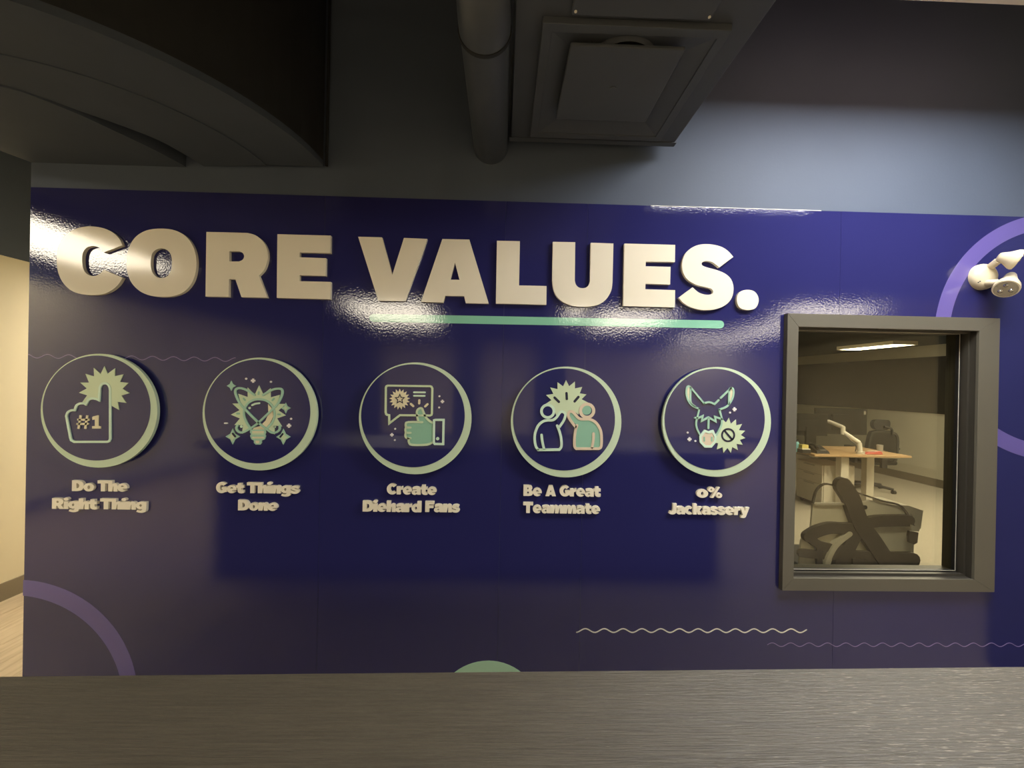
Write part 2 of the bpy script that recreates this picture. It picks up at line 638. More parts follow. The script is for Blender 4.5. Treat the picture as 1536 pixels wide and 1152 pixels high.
wb = struct(mk('wall_back', box(-5.4, 12.2, -9.7, -9.6, 0, CEIL), 'black_wall', origin=(0, -9.6, 0)))
for a, b in ((-3.4, -1.4), (-0.6, 0.9), (1.8, 8.0)):
    mk('wall_paint', box(a, b, -9.6, -9.595, 0.1, 2.62), 'beige', wb)
struct(mk('wall_right', box(8.6, 8.7, -9.6, -0.0, 0, CEIL), 'beige'))
struct(mk('ceiling_shade_beam', box(-3.0, 8.6, -2.45, -2.1, 2.50, CEIL - 0.001), 'black_ceiling'), 'unseen black beam added to shade the upper wall')  # unseen, added to keep the room panels' light off the upper wall
struct(mk('wall_return', box(2.80, 3.0, -0.42, -0.002, 0, CEIL), 'black_wall'), 'short charcoal return wall beside the graphic')

# ------------------------------------------------------------------ window
win = struct(empty('window_1', (1.75, -0.026, 0.633)), 'interior window with taupe frame looking into an office')
fo = (1.2865, 2.2785, 0.633, 1.892)   # outer face of frame
fi = (1.338, 2.182, 0.690, 1.832)
rect = lambda t: [(t[0], t[2]), (t[1], t[2]), (t[1], t[3]), (t[0], t[3])]
# four mitred frame members
O_, I_ = rect(fo), rect(fi)
for k in range(4):
    j = (k + 1) % 4
    mk('frame_member', prism([O_[k], O_[j], I_[j], I_[k]], -0.026, -0.013), 'frame', win, bevel=0.0012)
gx = (1.296, 2.269, 0.643, 1.882)
mk('frame_casing', prism(rect(fo), -0.013, -0.0018, [rect(gx)]), 'frame', win)
mk('frame_liner', prism(rect((1.307, 2.193, 0.674, 1.846)), -0.013, 0.012, [rect((1.336, 2.184, 0.688, 1.834))]), 'frame_dark', win)
fi2 = (1.345, 2.174, 0.698, 1.824)
mk('frame_stop', prism(rect((1.306, 2.194, 0.673, 1.847)), 0.012, 0.030, [rect(fi2)]), 'frame_dark', win)
fi3 = (1.352, 2.166, 0.706, 1.816)
mk('frame_jamb', prism(rect((1.306, 2.194, 0.673, 1.847)), 0.030, 0.060, [rect(fi)]), 'frame_dark', win)
mk('glazing_gasket', prism(rect(fi), 0.048, 0.060, [rect((1.346, 2.170, 0.700, 1.822))]), 'gasket', win)
mk('glazing_bead', prism(rect((1.344, 2.1765, 0.697, 1.8265)), 0.0465, 0.0480, [rect((1.3455, 2.1745, 0.699, 1.8245))]), 'white_metal', win)
mk('glass_pane', box(1.340, 2.180, 0.060, 0.066, 0.694, 1.828), 'glass', win)
mk('frame_back', prism(rect((1.262, 2.238, 0.630, 1.890)), 0.066, 0.110, [rect((1.340, 2.180, 0.694, 1.828))]), 'frame', win)

# ------------------------------------------------------------------ office shell seen through the window
struct(mk('wall_office_back', box(WX0 + 0.12, 12.0, 11.0, 11.1, 0, CEIL), 'office_wall'))
struct(mk('wall_office_right', box(12.0, 12.1, 0.0, 11.0, 0, CEIL), 'office_wall'))
wo = struct(mk('wall_office_side', box(7.05, 7.17, 4.36, 9.0, 0.008, 2.315), 'office_wall', origin=(7.05, 4.36, 0.008)), 'pale office partition wall with dark board')
note(mk('wall_board', box(7.035, 7.05, 4.362, 9.0, 1.19, 2.12), 'dark_panel', wo), 'dark brown board across the partition')
struct(mk('baseboard_office', box(7.03, 7.05, 4.36, 9.0, 0.008, 0.135), 'base'), 'grey baseboard of the office partition')
struct(mk('ceiling_office', box(WX0 + 0.12, 12.0, 0.12, 11.0, 2.52, 2.56), 'soffit'))


# ================================================================== CEILING THINGS
def ceiling_panel(x0, x1, y0, y1, z, material, label, group=None, name='ceiling_light', hang=True, top=CEIL):
    t = empty(name, ((x0 + x1) / 2, (y0 + y1) / 2, z))
    mk('housing', [box(x0, x1, y0, y1, z + 0.006, z + 0.07)], 'lightbox', t)
    e = 0.025
    mk('frame', slab(rect((x0, x1, y0, y1)), z - 0.004, z + 0.006, [rect((x0 + e, x1 - e, y0 + e, y1 - e))]), 'lightbox', t)
    mk('diffuser', box(x0 + e, x1 - e, y0 + e, y1 - e, z, z + 0.005), material, t)
    if hang:
        for x in (x0 + 0.15, x1 - 0.15):
            mk('hanger', tube([(x, (y0 + y1) / 2, z + 0.07), (x, (y0 + y1) / 2, top - 0.001)], 0.004, 6), 'black_plastic', t)
    return tag(t, label, 'ceiling light', group)


nl = ceiling_panel(1.024, 2.24, -1.09, -0.487, 2.875, 'light_near', 'flat white ceiling light panel above the blue wall, top right corner')
mk('edge_glow', box(1.03, 2.235, -0.4868, -0.4848, 2.885, 2.935), 'light_edge', nl)
GR = 'ceiling light panels over the room behind'
for a, lb in (((-2.83, -1.35, -7.3, -4.9), 'mirrored below the letter V'), ((1.12, 1.46, -6.1, -4.8), 'mirrored below the letter U'),
              ((1.80, 3.2, -7.2, -5.2), 'mirrored below the letters E and S'), ((4.7, 6.6, -9.4, -8.4), 'mirrored above the donkey sign'),
              ((5.50, 6.2, -7.9, -6.0), 'mirrored left of the window top'), ((4.65, 6.15, -5.2, -4.4), 'mirrored along the window top')):
    ceiling_panel(*a, 2.86, 'light_room', 'ceiling light panel of the room behind, ' + lb, GR)
ceiling_panel(-5.10, -3.93, -3.2, -1.45, 2.86, 'light_hall', 'ceiling light panel of the room behind, mirrored across the letter C', GR)
ceiling_panel(-3.15, -2.4, 1.6, 3.2, 2.352, 'light_hall', 'unseen light panel added to light the corridor wall')  # unseen lamp added low, leaving the corridor wall above it dark
ceiling_panel(7.44, 7.93, 5.66, 6.95, 2.44, 'light_office', 'lit white ceiling panel seen through the window above the partition', hang=True, top=2.52)
ceiling_panel(3.4, 4.8, 1.2, 2.2, 2.44, 'light_office', 'unseen ceiling panel added over the desk to light the office', 'added office ceiling panels', top=2.52)  # unseen lamp added to light the office
ceiling_panel(5.6, 6.8, 1.9, 3.1, 2.44, 'light_office', 'unseen ceiling panel added to brighten the office partition top', 'added office ceiling panels', top=2.52)  # unseen lamp added to brighten the upper partition

# ------------------------------------------------------------------ supply duct with square plaque diffuser
ZD = 2.61
duct = empty('supply_duct', (0.37, -0.7, ZD))
bx0, bx1, by1, by0 = 0.016, 0.728, -0.066, -1.55
mk('duct_body', box(bx0, bx1, by0, by1, ZD, ZD + 0.34), 'duct', duct, bevel=0.004)
mk('duct_seam', [box(bx0 - 0.006, bx1 + 0.006, by1 - 0.025, by1 + 0.003, ZD - 0.004, ZD + 0.35)], 'duct', duct)
for x in (bx0 + 0.05, bx1 - 0.05):
    for y in (-0.4, -1.2):
        mk('hanger', tube([(x, y, ZD + 0.34), (x, y, CEIL - 0.001)], 0.005, 6), 'black_plastic', duct)
tag(duct, 'charcoal painted rectangular duct hanging under the ceiling beside the round pipe', 'duct')

df = empty('ceiling_diffuser', (0.372, -0.39, ZD))
dx0, dx1, dy0, dy1 = 0.096, 0.648, -0.66, -0.125
# flange: bevelled square ring hanging just under the duct
ring_o = [(dx0, dy0), (dx1, dy0), (dx1, dy1), (dx0, dy1)]
e = 0.030
ring_i = [(dx0 + e, dy0 + e), (dx1 - e, dy0 + e), (dx1 - e, dy1 - e), (dx0 + e, dy1 - e)]
mk('flange', slab(ring_o, ZD - 0.022, ZD - 0.0005, [ring_i]), 'duct', df, bevel=0.002)
cone_v, cone_f = [], []
cx, cy = 0.372, -0.3925
cone_v = [(x, y, ZD - 0.018) for x, y in ring_i] + [(cx + (x - cx) * 0.62, cy + (y - cy) * 0.62, ZD - 0.001) for x, y in ring_i]
cone_f = [(i, (i + 1) % 4, 4 + (i + 1) % 4, 4 + i) for i in range(4)]
mk('pan', (cone_v, cone_f), 'duct', df)
nx, ny = 0.362, -0.525
mk('neck_collar', tube([(nx, ny, ZD - 0.0005), (nx, ny, ZD - 0.034)], [0.104, 0.100], 40, caps=False), 'duct', df, shade=True)
mk('neck_opening', tube([(nx, ny, ZD - 0.0205), (nx, ny, ZD - 0.0195)], 0.097, 40), 'black_ceiling', df)
ZP = ZD - 0.045
pq = [(0.184, -0.615), (0.532, -0.615), (0.532, -0.280), (0.184, -0.280)]
mk('plaque', slab(pq, ZP, ZP + 0.012), 'duct', df, bevel=0.004)
mk('plaque_boss', tube([(pq[0][0] * .5 + pq[2][0] * .5, pq[0][1] * .5 + pq[2][1] * .5, ZP - 0.003), (pq[0][0] * .5 + pq[2][0] * .5, pq[0][1] * .5 + pq[2][1] * .5, ZP)], 0.012, 12), 'duct', df)
for x in (pq[0][0] + 0.05, pq[1][0] - 0.05):
    for y in (pq[0][1] + 0.05, pq[2][1] - 0.05):
        mk('plaque_stem', tube([(x, y, ZP + 0.012), (x, y, ZD)], 0.004, 8), 'duct', df)
mk('access_strip', box(0.175, 0.575, -0.76, -0.675, ZD - 0.012, ZD - 0.0005), 'duct', df, bevel=0.004)
for x in (0.185, 0.565):
    mk('screw', tube([(x, -0.690, ZD - 0.0145), (x, -0.690, ZD - 0.012)], 0.004, 8), 'white_metal', df)
tag(df, 'charcoal square ceiling diffuser with stepped plaque under the duct', 'air diffuser')

# ------------------------------------------------------------------ round pipe running into the wall
PX, PZ, PR = -0.074, 2.612, 0.0755
EY = -0.60                     # where it turns up
pipe = empty('round_pipe', (PX, 0, PZ))
mk('straight_run', tube([(PX, 0.03, PZ), (PX, EY, PZ)], PR, 36), 'pipe', pipe, shade=40)
er = 0.13
el = [(PX, EY - er * math.sin(R(a)), PZ + er - er * math.cos(R(a))) for a in range(0, 91, 9)]
mk('elbow', tube(el, PR * 1.03, 36), 'pipe', pipe, shade=40)
mk('riser', tube([(PX, EY - er, PZ + er), (PX, EY - er, CEIL - 0.002)], PR, 36), 'pipe', pipe, shade=40)
for a in (0, 45, 90):
    c = Vector((PX, EY - er * math.sin(R(a)), PZ + er - er * math.cos(R(a))))
    t = Vector((0, -math.cos(R(a)), math.sin(R(a))))
    mk('joint_band', tube([c - t * 0.006, c + t * 0.006], PR * 1.07, 36), 'black_ceiling', pipe, shade=40)
tag(pipe, 'charcoal painted round pipe with elbow running into the wall', 'pipe')

# thin conduit dropping beside the soffit
cdt = mk('conduit', tube([(-0.80, -0.012, 2.50), (-0.80, -0.012, CEIL - 0.001)], 0.006, 12), 'black_ceiling', shade=40)
tag(cdt, 'thin black vertical conduit on the wall beside the curved soffit', 'conduit')

# ------------------------------------------------------------------ curved soffit at the left
ZS = 2.487
ccx, ccy = -1.655, -0.022
ro = 0.846


def arc(r, a0, a1, n, cx=None, cy=None):
    cx = ccx if cx is None else cx
    cy = ccy if cy is None else cy
    return [(cx + r * math.cos(R(a0 + (a1 - a0) * i / n)), cy + r * math.sin(R(a0 + (a1 - a0) * i / n))) for i in range(n + 1)]


clip = lambda pts: [(x, min(y, -0.0005)) for x, y in pts]
rm = 0.598
sf = empty('curved_soffit', (ccx, -0.3, ZS))
outer_band = arc(ro, 0, -180, 48) + arc(rm, -180, 0, 40)
mk('outer_band', slab(clip(outer_band), ZS + 0.004, ZS + 0.03), 'soffit', sf)
mk('fascia', slab(clip(arc(ro - 0.002, 0, -180, 48) + arc(ro - 0.06, -180, 0, 48)), ZS + 0.03, CEIL - 0.002), 'black_ceiling', sf)
slu = [(-1.648, -0.472), (-1.589, -0.43), (-1.52, -0.355), (-1.441, -0.271), (-1.383, -0.191), (-1.358, -0.1), (-1.343, 0.002)]
slu = [(-1.96, -0.557), (-1.798, -0.534)] + slu
mid = arc(rm, 0, -150, 40) + smooth(slu, k=4)
mk('middle_band', slab(clip(mid), ZS, CEIL - 0.002), 'soffit', sf)
sll = [(-1.592, -0.435), (-1.532, -0.344), (-1.496, -0.256), (-1.457, -0.156), (-1.428, -0.047), (-1.422, 0.006)]
sll = [(-1.96, -0.557), (-1.798, -0.534), (-1.65, -0.473)] + sll
lft = smooth(sll, k=4) + [(-2.088, 0.05), (-2.13, -.13), (-2.26, -.42)]
mk('inner_panel', slab(clip(lft), ZS - 0.006, CEIL - 0.002), 'soffit', sf)
tag(sf, 'charcoal curved soffit in banded rings above the left of the wall', 'soffit')

# ================================================================== COUNTER
ct = empty('bar_counter', (-0.2, -1.4, 0))
top = [(-2.25, -1.182), (1.78, -1.116), (1.78, -1.80), (-2.25, -1.80)]
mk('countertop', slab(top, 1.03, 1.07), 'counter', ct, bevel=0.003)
mk('counter_front', box(-2.2, 1.74, -1.36, -1.32, 0.004, 1.03), 'black_ceiling', ct)
mk('counter_end', box(-2.2, -2.16, -1.72, -1.36, 0.004, 1.03), 'black_ceiling', ct)
mk('counter_end', box(1.70, 1.74, -1.72, -1.36, 0.004, 1.03), 'black_ceiling', ct)
mk('counter_shelf', box(-2.16, 1.70, -1.72, -1.36, 0.55, 0.58), 'black_ceiling', ct)
tag(ct, 'black stained wood grain counter across the bottom of the picture', 'counter')

# ================================================================== HEADING LETTERS
LY0, LY1 = -0.016, -0.0015


def heading(ch, outer, label, holes=(), off=(0, 0), s=1.0):
    o2 = wall2d(outer, LY0, off, s)
    h2 = [wall2d(h, LY0, off, s) for h in holes]
    o = mk('heading_letter', prism(o2, LY0, LY1, h2), 'letter')
    return tag(o, label, 'letter', 'raised heading letters')


sm = smooth
k1, of1 = 6.982, (80, 330)
Cc = sm([(722, 265), (690, 195), (620, 130), (520, 85), (395, 67), (280, 78), (175, 120), (95, 200), (48, 310), (35, 430), (50, 545), (100, 655), (190, 740), (300, 778), (410, 786), (520, 775), (610, 735), (680, 675), (725, 603)], k=5) + \
     sm([(525, 520), (490, 560), (425, 587), (360, 570), (318, 520), (302, 440), (308, 350), (345, 292), (415, 272), (480, 290), (525, 340)], k=4)
heading('C', Cc, 'large raised cream letter C, first of the heading', off=of1, s=k1)
Oo = sm([(1120, 90), (1260, 105), (1380, 165), (1460, 270), (1495, 400), (1490, 540), (1450, 660), (1370, 750), (1260, 795), (1140, 805), (1010, 790), (900, 740), (815, 650), (772, 530), (770, 390), (800, 270), (870, 170), (980, 108)], True, 5)
Oi = sm([(1130, 296), (1195, 318), (1232, 370), (1242, 450), (1230, 535), (1190, 590), (1130, 607), (1070, 588), (1030, 530), (1020, 450), (1030, 365), (1068, 316)], True, 5)
heading('O', Oo, 'large raised cream letter O of the heading', [Oi], of1, k1)
k2, of2 = 7.314, (300, 340)
Rr_ = [(70, 57)] + sm([(520, 68), (610, 95), (690, 160), (735, 245), (745, 330), (730, 410), (700, 480), (645, 538)], k=4) + [(738, 780), (455, 773), (388, 578), (318, 576), (315, 770), (60, 766)]
Rh = [(322, 270)] + sm([(430, 270), (468, 288), (484, 325), (468, 362), (430, 381)], k=4) + [(322, 381)]
heading('R', Rr_, 'large raised cream letter R of the heading', [Rh], of2, k2)
heading('E', [(849, 82), (1434, 98), (1432, 290), (1094, 282), (1092, 336), (1382, 346), (1378, 540), (1092, 532), (1090, 598), (1434, 606), (1432, 797), (842, 781)],
        'large raised cream letter E ending the first heading word', off=of2, s=k2)
k3, of3 = 6.982, (530, 345)
heading('V', [(50, 70), (300, 77), (408, 470), (530, 83), (773, 93), (545, 745), (262, 741)], 'large raised cream letter V of the heading', off=of3, s=k3)
heading('A', [(932, 95), (1215, 100), (1418, 770), (1178, 766), (1160, 692), (962, 688), (942, 760), (708, 752)], 'large raised cream letter A of the heading',
        [[(1064, 340), (1112, 522), (1014, 520)]], of3, k3)
k4, of4 = 7.68, (730, 350)
heading('L', [(118, 85), (383, 90), (373, 600), (690, 607), (688, 823), (106, 808)], 'large raised cream letter L of the heading', off=of4, s=k4)
Uu = [(762, 98), (1021, 102)] + sm([(1015, 545), (1028, 590), (1060, 622), (1103, 632), (1148, 622), (1178, 590), (1191, 545)], k=4) + [(1200, 108), (1460, 117)] + \
     sm([(1450, 560), (1435, 660), (1380, 755), (1300, 815), (1200, 842), (1100, 845), (990, 835), (885, 795), (810, 730), (768, 640), (755, 540)], k=4)
heading('U', Uu, 'large raised cream letter U of the heading', off=of4, s=k4)
k5, of5 = 6.982, (925, 355)
heading('E', [(82, 72), (613, 86), (610, 265), (306, 260), (303, 310), (565, 316), (560, 500), (302, 493), (300, 550), (612, 560), (610, 741), (68, 726)],
        'large raised cream letter E between U and S of the heading', off=of5, s=k5)
Ss = sm([(1222, 212), (1160, 145), (1080, 100), (960, 78), (850, 88), (760, 135), (705, 205), (685, 300), (700, 385), (750, 455), (840, 505), (940, 530), (990, 545), (1012, 575), (990, 603), (930, 607), (860, 585), (795, 530)], k=4) + \
     sm([(650, 638), (700, 695), (780, 740), (900, 768), (1030, 760), (1140, 715), (1205, 640), (1224, 540), (1200, 450), (1140, 390), (1050, 350), (940, 320), (895, 298), (895, 270), (935, 255), (1000, 265), (1075, 322)], k=4)
heading('S', Ss, 'large raised cream letter S of the heading', off=of5, s=k5)
dot = sm([(1372, 556), (1440, 573), (1480, 625), (1484, 690), (1450, 750), (1375, 768), (1300, 750), (1265, 700), (1262, 625), (1300, 573)], True, 5)
heading('.', dot, 'large raised cream full stop closing the heading', off=of5, s=k5)


# ================================================================== SMALL CAPTION WORDS (raised letters)
# ------------------------------------------------------------------ heavy caption alphabet, drawn here (cap height 1)
def ell(cx, cy, rx, ry, n=20, a0=0, a1=360):
    m = n if a1 - a0 == 360 else n + 1
    return [(cx + rx * math.cos(R(a0 + (a1 - a0) * i / n)), cy + ry * math.sin(R(a0 + (a1 - a0) * i / n))) for i in range(m)]


def arcband(cx, cy, rx, ry, tx, ty, a0, a1, n=22):
    return ell(cx, cy, rx, ry, n, a0, a1) + ell(cx, cy, rx - tx, ry - ty, n, a0, a1)[::-1]


def rc(x0, y0, x1, y1):
    return [(x0, y0), (x1, y0), (x1, y1), (x0, y1)]


def arch(x, w_=0.45):
    return [(x, 0)] + [(x, .66)] + smooth([(x + .02, .67), (x + .14, .755), (x + .28, .755), (x + .40, .67), (x + .44, .50)], k=3) + [(x + .44, 0), (x + .12, 0), (x + .12, .42)] + [(x + .09, .49), (x + .03, .49), (x, .42)][:1]


BOWL = (ell(.40, .37, .40, .385), [ell(.40, .37, .10, .165, 14)])
E_OUT = ell(.41, .37, .41, .385, 26, 0, 318) + [(.56, .17), (.46, .18), (.42, .26), (.80, .27)]
A_OUT = [(.80, 0), (.50, 0), (.47, .07)] + smooth([(.40, .01), (.26, -.02), (.08, .05), (.0, .21), (.08, .38), (.26, .45), (.46, .455)], k=3) + smooth([(.44, .515), (.34, .53), (.22, .51), (.11, .47), (.06, .66), (.20, .735), (.38, .76), (.58, .745), (.75, .65), (.80, .46)], k=3)
S_OUT = smooth([(.68, .67), (.55, .74), (.36, .76), (.14, .70), (.03, .55), (.07, .41), (.22, .33), (.38, .30), (.40, .255), (.33, .225), (.20, .245), (.05, .31)], k=3) + smooth([(-.01, .10), (.14, .01), (.36, -.02), (.58, .04), (.71, .20), (.66, .35), (.50, .43), (.36, .46), (.335, .50), (.40, .53), (.50, .515), (.62, .465)], k=3)
GLY = {
    'D': (.90, [([(0, 0), (0, 1), (.42, 1)] + smooth([(.42, 1), (.70, .93), (.87, .72), (.90, .5), (.87, .28), (.70, .07), (.42, 0)], k=3), [[(.34, .27), (.34, .73), (.42, .73), (.52, .66), (.555, .5), (.52, .34), (.42, .27)]])]),
    'o': (.80, [BOWL]), '0': (.86, [(ell(.43, .385, .43, .40), [ell(.43, .385, .11, .18, 14)])]),
    'T': (.90, [([(0, 1), (.90, 1), (.90, .72), (.62, .72), (.62, 0), (.28, 0), (.28, .72), (0, .72)], [])]),
    'h': (.77, [(rc(0, 0, .335, 1), []), (arch(.33), [])]),
    'n': (.77, [(rc(0, 0, .335, .74), []), (arch(.33), [])]),
    'm': (1.20, [(rc(0, 0, .335, .74), []), (arch(.33), []), (arch(.76), [])]),
    'i': (.335, [(rc(0, 0, .335, .72), []), (ell(.1675, .93, .185, .145), [])]),
    'g': (.82, [(ell(.39, .40, .39, .355), [ell(.38, .40, .09, .125, 14)]), (rc(.50, .0, .82, .74), []), (smooth([(.82, .05), (.78, -.16), (.58, -.27), (.32, -.28), (.06, -.20)], k=3) + smooth([(.12, -.01), (.30, -.07), (.44, -.06), (.50, .05)], k=3), [])]),
    't': (.64, [([(.12, .93), (.45, .93), (.45, .74), (.63, .74), (.63, .49), (.45, .49), (.45, .31), (.50, .25), (.64, .27), (.64, .02), (.48, -.02), (.30, .0), (.17, .08), (.12, .22), (.12, .49), (0, .49), (0, .74), (.12, .74)], [])]),
    'e': (.82, [(E_OUT, [[(.29, .43), (.53, .43), (.51, .52), (.41, .56), (.32, .52)]])]),
    'a': (.80, [(A_OUT, [ell(.375, .235, .095, .075, 12)])]), 's': (.70, [(S_OUT, [])]),
    'C': (.90, [(arcband(.49, .5, .49, .52, .33, .27, 42, 318), [])]), 'c': (.76, [(arcband(.42, .37, .42, .385, .30, .22, 48, 312), [])]),
    'G': (.96, [(arcband(.49, .5, .49, .52, .33, .27, 42, 340), []), (rc(.50, .34, .95, .56), []), (rc(.66, .10, .95, .50), [])]),
    'r': (.57, [([(0, 0), (0, .74), (.32, .74), (.34, .64), (.42, .74), (.57, .765), (.57, .46), (.43, .45), (.345, .37), (.345, 0)], [])]),
    'R': (.92, [([(0, 0), (0, 1), (.44, 1)] + smooth([(.44, 1), (.70, .95), (.85, .80), (.86, .62), (.80, .46), (.69, .36)], k=3) + [(.93, 0), (.55, 0), (.40, .29), (.345, .29), (.345, 0)], [[(.345, .55), (.345, .73), (.44, .73), (.51, .69), (.51, .59), (.44, .55)]])]),
    'F': (.78, [([(0, 0), (0, 1), (.78, 1), (.78, .73), (.345, .73), (.345, .63), (.72, .63), (.72, .37), (.345, .37), (.345, 0)], [])]),
    'B': (.86, [([(0, 0), (0, 1), (.46, 1)] + smooth([(.46, 1), (.70, .95), (.80, .78), (.75, .60), (.64, .53)], k=3) + smooth([(.66, .52), (.82, .42), (.86, .27), (.77, .08), (.50, 0)], k=3), [[(.33, .62), (.33, .77), (.43, .77), (.48, .70), (.43, .62)], [(.33, .22), (.33, .40), (.45, .40), (.52, .31), (.45, .22)]])]),
    'A': (.98, [([(.32, 1), (.66, 1), (.98, 0), (.62, 0), (.585, .13), (.385, .13), (.35, 0), (0, 0)], [[(.485, .63), (.55, .38), (.42, .38)]])]),
    'J': (.70, [([(.36, 1), (.70, 1), (.70, .33)] + smooth([(.70, .33), (.62, .10), (.42, -.02), (.18, -.01), (0, .08)], k=3) + smooth([(.10, .31), (.22, .27), (.32, .29), (.36, .40)], k=3), [])]),
    'k': (.84, [(rc(0, 0, .33, 1), []), ([(.30, .30), (.33, .46), (.45, .74), (.82, .74), (.60, .40), (.84, 0), (.46, 0), (.33, .25)], [])]),
    'y': (.84, [([(0, .74), (.35, .74), (.45, .36), (.53, .74), (.86, .74), (.60, .0)] + smooth([(.60, 0), (.52, -.18), (.36, -.27), (.06, -.25)], k=3) + [(.08, -.02), (.22, -.02), (.26, .03)], [])]),
    'd': (.82, [(ell(.39, .37, .39, .385), [ell(.38, .37, .09, .15, 14)]), (rc(.49, 0, .82, 1), [])]),
    '%': (1.06, [(ell(.24, .77, .24, .25), [ell(.24, .77, .07, .11, 12)]), (ell(.82, .23, .24, .25), [ell(.82, .23, .07, .11, 12)]), ([(.68, 1), (.88, 1), (.40, 0), (.20, 0)], [])]),
}
KERN = -0.015


def word(txt, xl, xr, ytop, ybase, label):
    """a word of raised letters; xl..xr, ytop..ybase are its surveyed edges on the photo"""
    Y0, Y1 = -0.013, -0.0015
    a = onY(xl, ybase, Y0)
    b = onY(xr, ybase + (xr - xl) * 0.014, Y0)
    c = onY(xl, ytop, Y0)
    slope = (b.z - a.z) / (b.x - a.x)
    sz = c.z - a.z
    adv, x = [], 0.0
    for ch in txt:
        adv.append(x)
        x += GLY[ch][0] + KERN
    sx = (b.x - a.x) / (x - KERN)
    t = empty('caption_word', ((a.x + b.x) / 2, Y1, a.z))
    for ch, dx in zip(txt, adv):
        f_ = lambda p: (a.x + (p[0] + dx) * sx, a.z + p[1] * sz + (p[0] + dx) * sx * slope)
        gs = []
        for i, (o_, hs) in enumerate(GLY[ch][1]):
            gs.append(prism([f_(p) for p in o_], Y0 - i * 0.0001, Y1, [[f_(p) for p in h] for h in hs]))
        mk('letter', gs, 'letter_small', t)
    tag(t, label, 'lettering', 'raised caption words under the round signs')
    return t


S1, S2, S3, S4, S5 = 'under the foam hand sign', 'under the light bulb sign', 'under the thumbs-up sign', 'under the two-people sign', 'under the donkey sign'
word('Do', 107.7, 140.7, 720.4, 736.6, 'raised cream word Do ' + S1)
word('The', 146, 190.7, 720.6, 736.9, 'raised cream word The ' + S1)
word('Right', 77.7, 145.4, 747.2, 763.2, 'raised cream word Right ' + S1)
word('Thing', 149.8, 219.4, 747.8, 763.8, 'raised cream word Thing ' + S1)
word('Get', 323.8, 365.2, 723.2, 739.3, 'raised cream word Get ' + S2)
word('Things', 370, 448.5, 723.6, 739.6, 'raised cream word Things ' + S2)
word('Done', 356.9, 416, 749.8, 765.5, 'raised cream word Done ' + S2)
word('Create', 580, 654.5, 725.6, 741.4, 'raised cream word Create ' + S3)
word('Diehard', 543.8, 631.6, 751, 767.3, 'raised cream word Diehard ' + S3)
word('Fans', 637.6, 689.4, 752, 768, 'raised cream word Fans ' + S3)
word('Be', 785.2, 812.6, 727.7, 743.9, 'raised cream word Be ' + S4)
word('A', 818.3, 833.9, 728, 744.2, 'raised cream word A ' + S4)
word('Great', 839.4, 901, 728.4, 744.4, 'raised cream word Great ' + S4)
word('Teammate', 784.7, 900.3, 753.5, 769.4, 'raised cream word Teammate ' + S4)
word('0%', 1044.9, 1083.4, 730.4, 746.4, 'raised cream figure 0% ' + S5)
word('Jackassery', 1003.4, 1123.8, 755.4, 771.2, 'raised cream word Jackassery ' + S5)

# ================================================================== ROUND SIGNS
DY0, DY1 = -0.030, -0.016       # disc front and back, on a spacer
IY = -0.0345                    # face of the raised art
DR = 0.2475


def sign(px, py, label):
    c = onY(px, py, DY0)
    t = empty('round_sign', (c.x, -0.0015, c.z))
    mk('disc', prism(circle2(c.x, c.z, DR, 96), DY0, DY1), 'disc_edge', t)
    mk('spacer', tube([(c.x, DY1, c.z), (c.x, -0.0015, c.z)], 0.14, 48), 'navy', t)
    mk('face', prism(circle2(c.x - 0.0098, c.z + 0.0112, DR - 0.0195, 96), DY0 - 0.0012, DY0), 'disc_blue', t)
    return tag(t, label, 'wall sign', 'round icon signs')


class Art:
    def __init__(s, t, off, sc):
        s.t, s.off, s.sc = t, off, sc
        a, b = onY(off[0], off[1], IY), onY(off[0] + 100, off[1], IY)
        s.u = (b.x - a.x) / 100 / sc    # metres per crop unit

    def P(s, pts):
        return wall2d(pts, IY, s.off, s.sc)

    def poly(s, name, pts, m, holes=(), lift=0.0, label=None):
        o = mk(name, prism(s.P(pts), IY - lift, DY0 - 0.0012, [s.P(h) for h in holes]), m, s.t)
        if label:
            note(o, label)
        return o

    def line(s, name, pts, wd, m, closed=False, lift=0.0015, sm_=0):
        if not isinstance(pts[0][0], (tuple, list)):
            pts = [pts]
        g = []
        for p in pts:
            if sm_:
                p = smooth(p, closed, sm_)
            g.append(stroke(s.P(p), wd * s.u, IY - lift, DY0 - 0.0012, closed))
        return mk(name, g, m, s.t)

    def circ(s, x, y, r, n=24):
        return [(x + r * math.cos(2 * PI * i / n), y + r * math.sin(2 * PI * i / n)) for i in range(n)]

    def burst(s, x, y, r0, r1, n, a0=0.0):
        return [(x + (r0 if i % 2 == 0 else r1) * math.sin(a0 + PI * i / n), y - (r0 if i % 2 == 0 else r1) * math.cos(a0 + PI * i / n)) for i in range(2 * n)]

    def star4(s, x, y, r, k=0.50):
        pts = []
        for i in range(4):
            a = i * PI / 2
            pts.append((x + r * math.sin(a), y - r * 1.12 * math.cos(a)))
            pts.append((x + r * k * math.sin(a + PI / 4), y - r * k * 1.1 * math.cos(a + PI / 4)))
        return pts

    def dots(s, lst, r, m='whitedot'):
        for x, y in lst:
            s.poly('dot', s.circ(x, y, r, 12), m)

    def plus(s, lst, r, m='whitedot'):
        for x, y in lst:
            h = r * 0.42
            s.poly('spark', [(x - h, y - r), (x + h, y - r), (x + h, y - h), (x + r, y - h), (x + r, y + h), (x + h, y + h), (x + h, y + r), (x - h, y + r), (x - h, y + h), (x - r, y + h), (x - r, y - h), (x - h, y - h)], m)


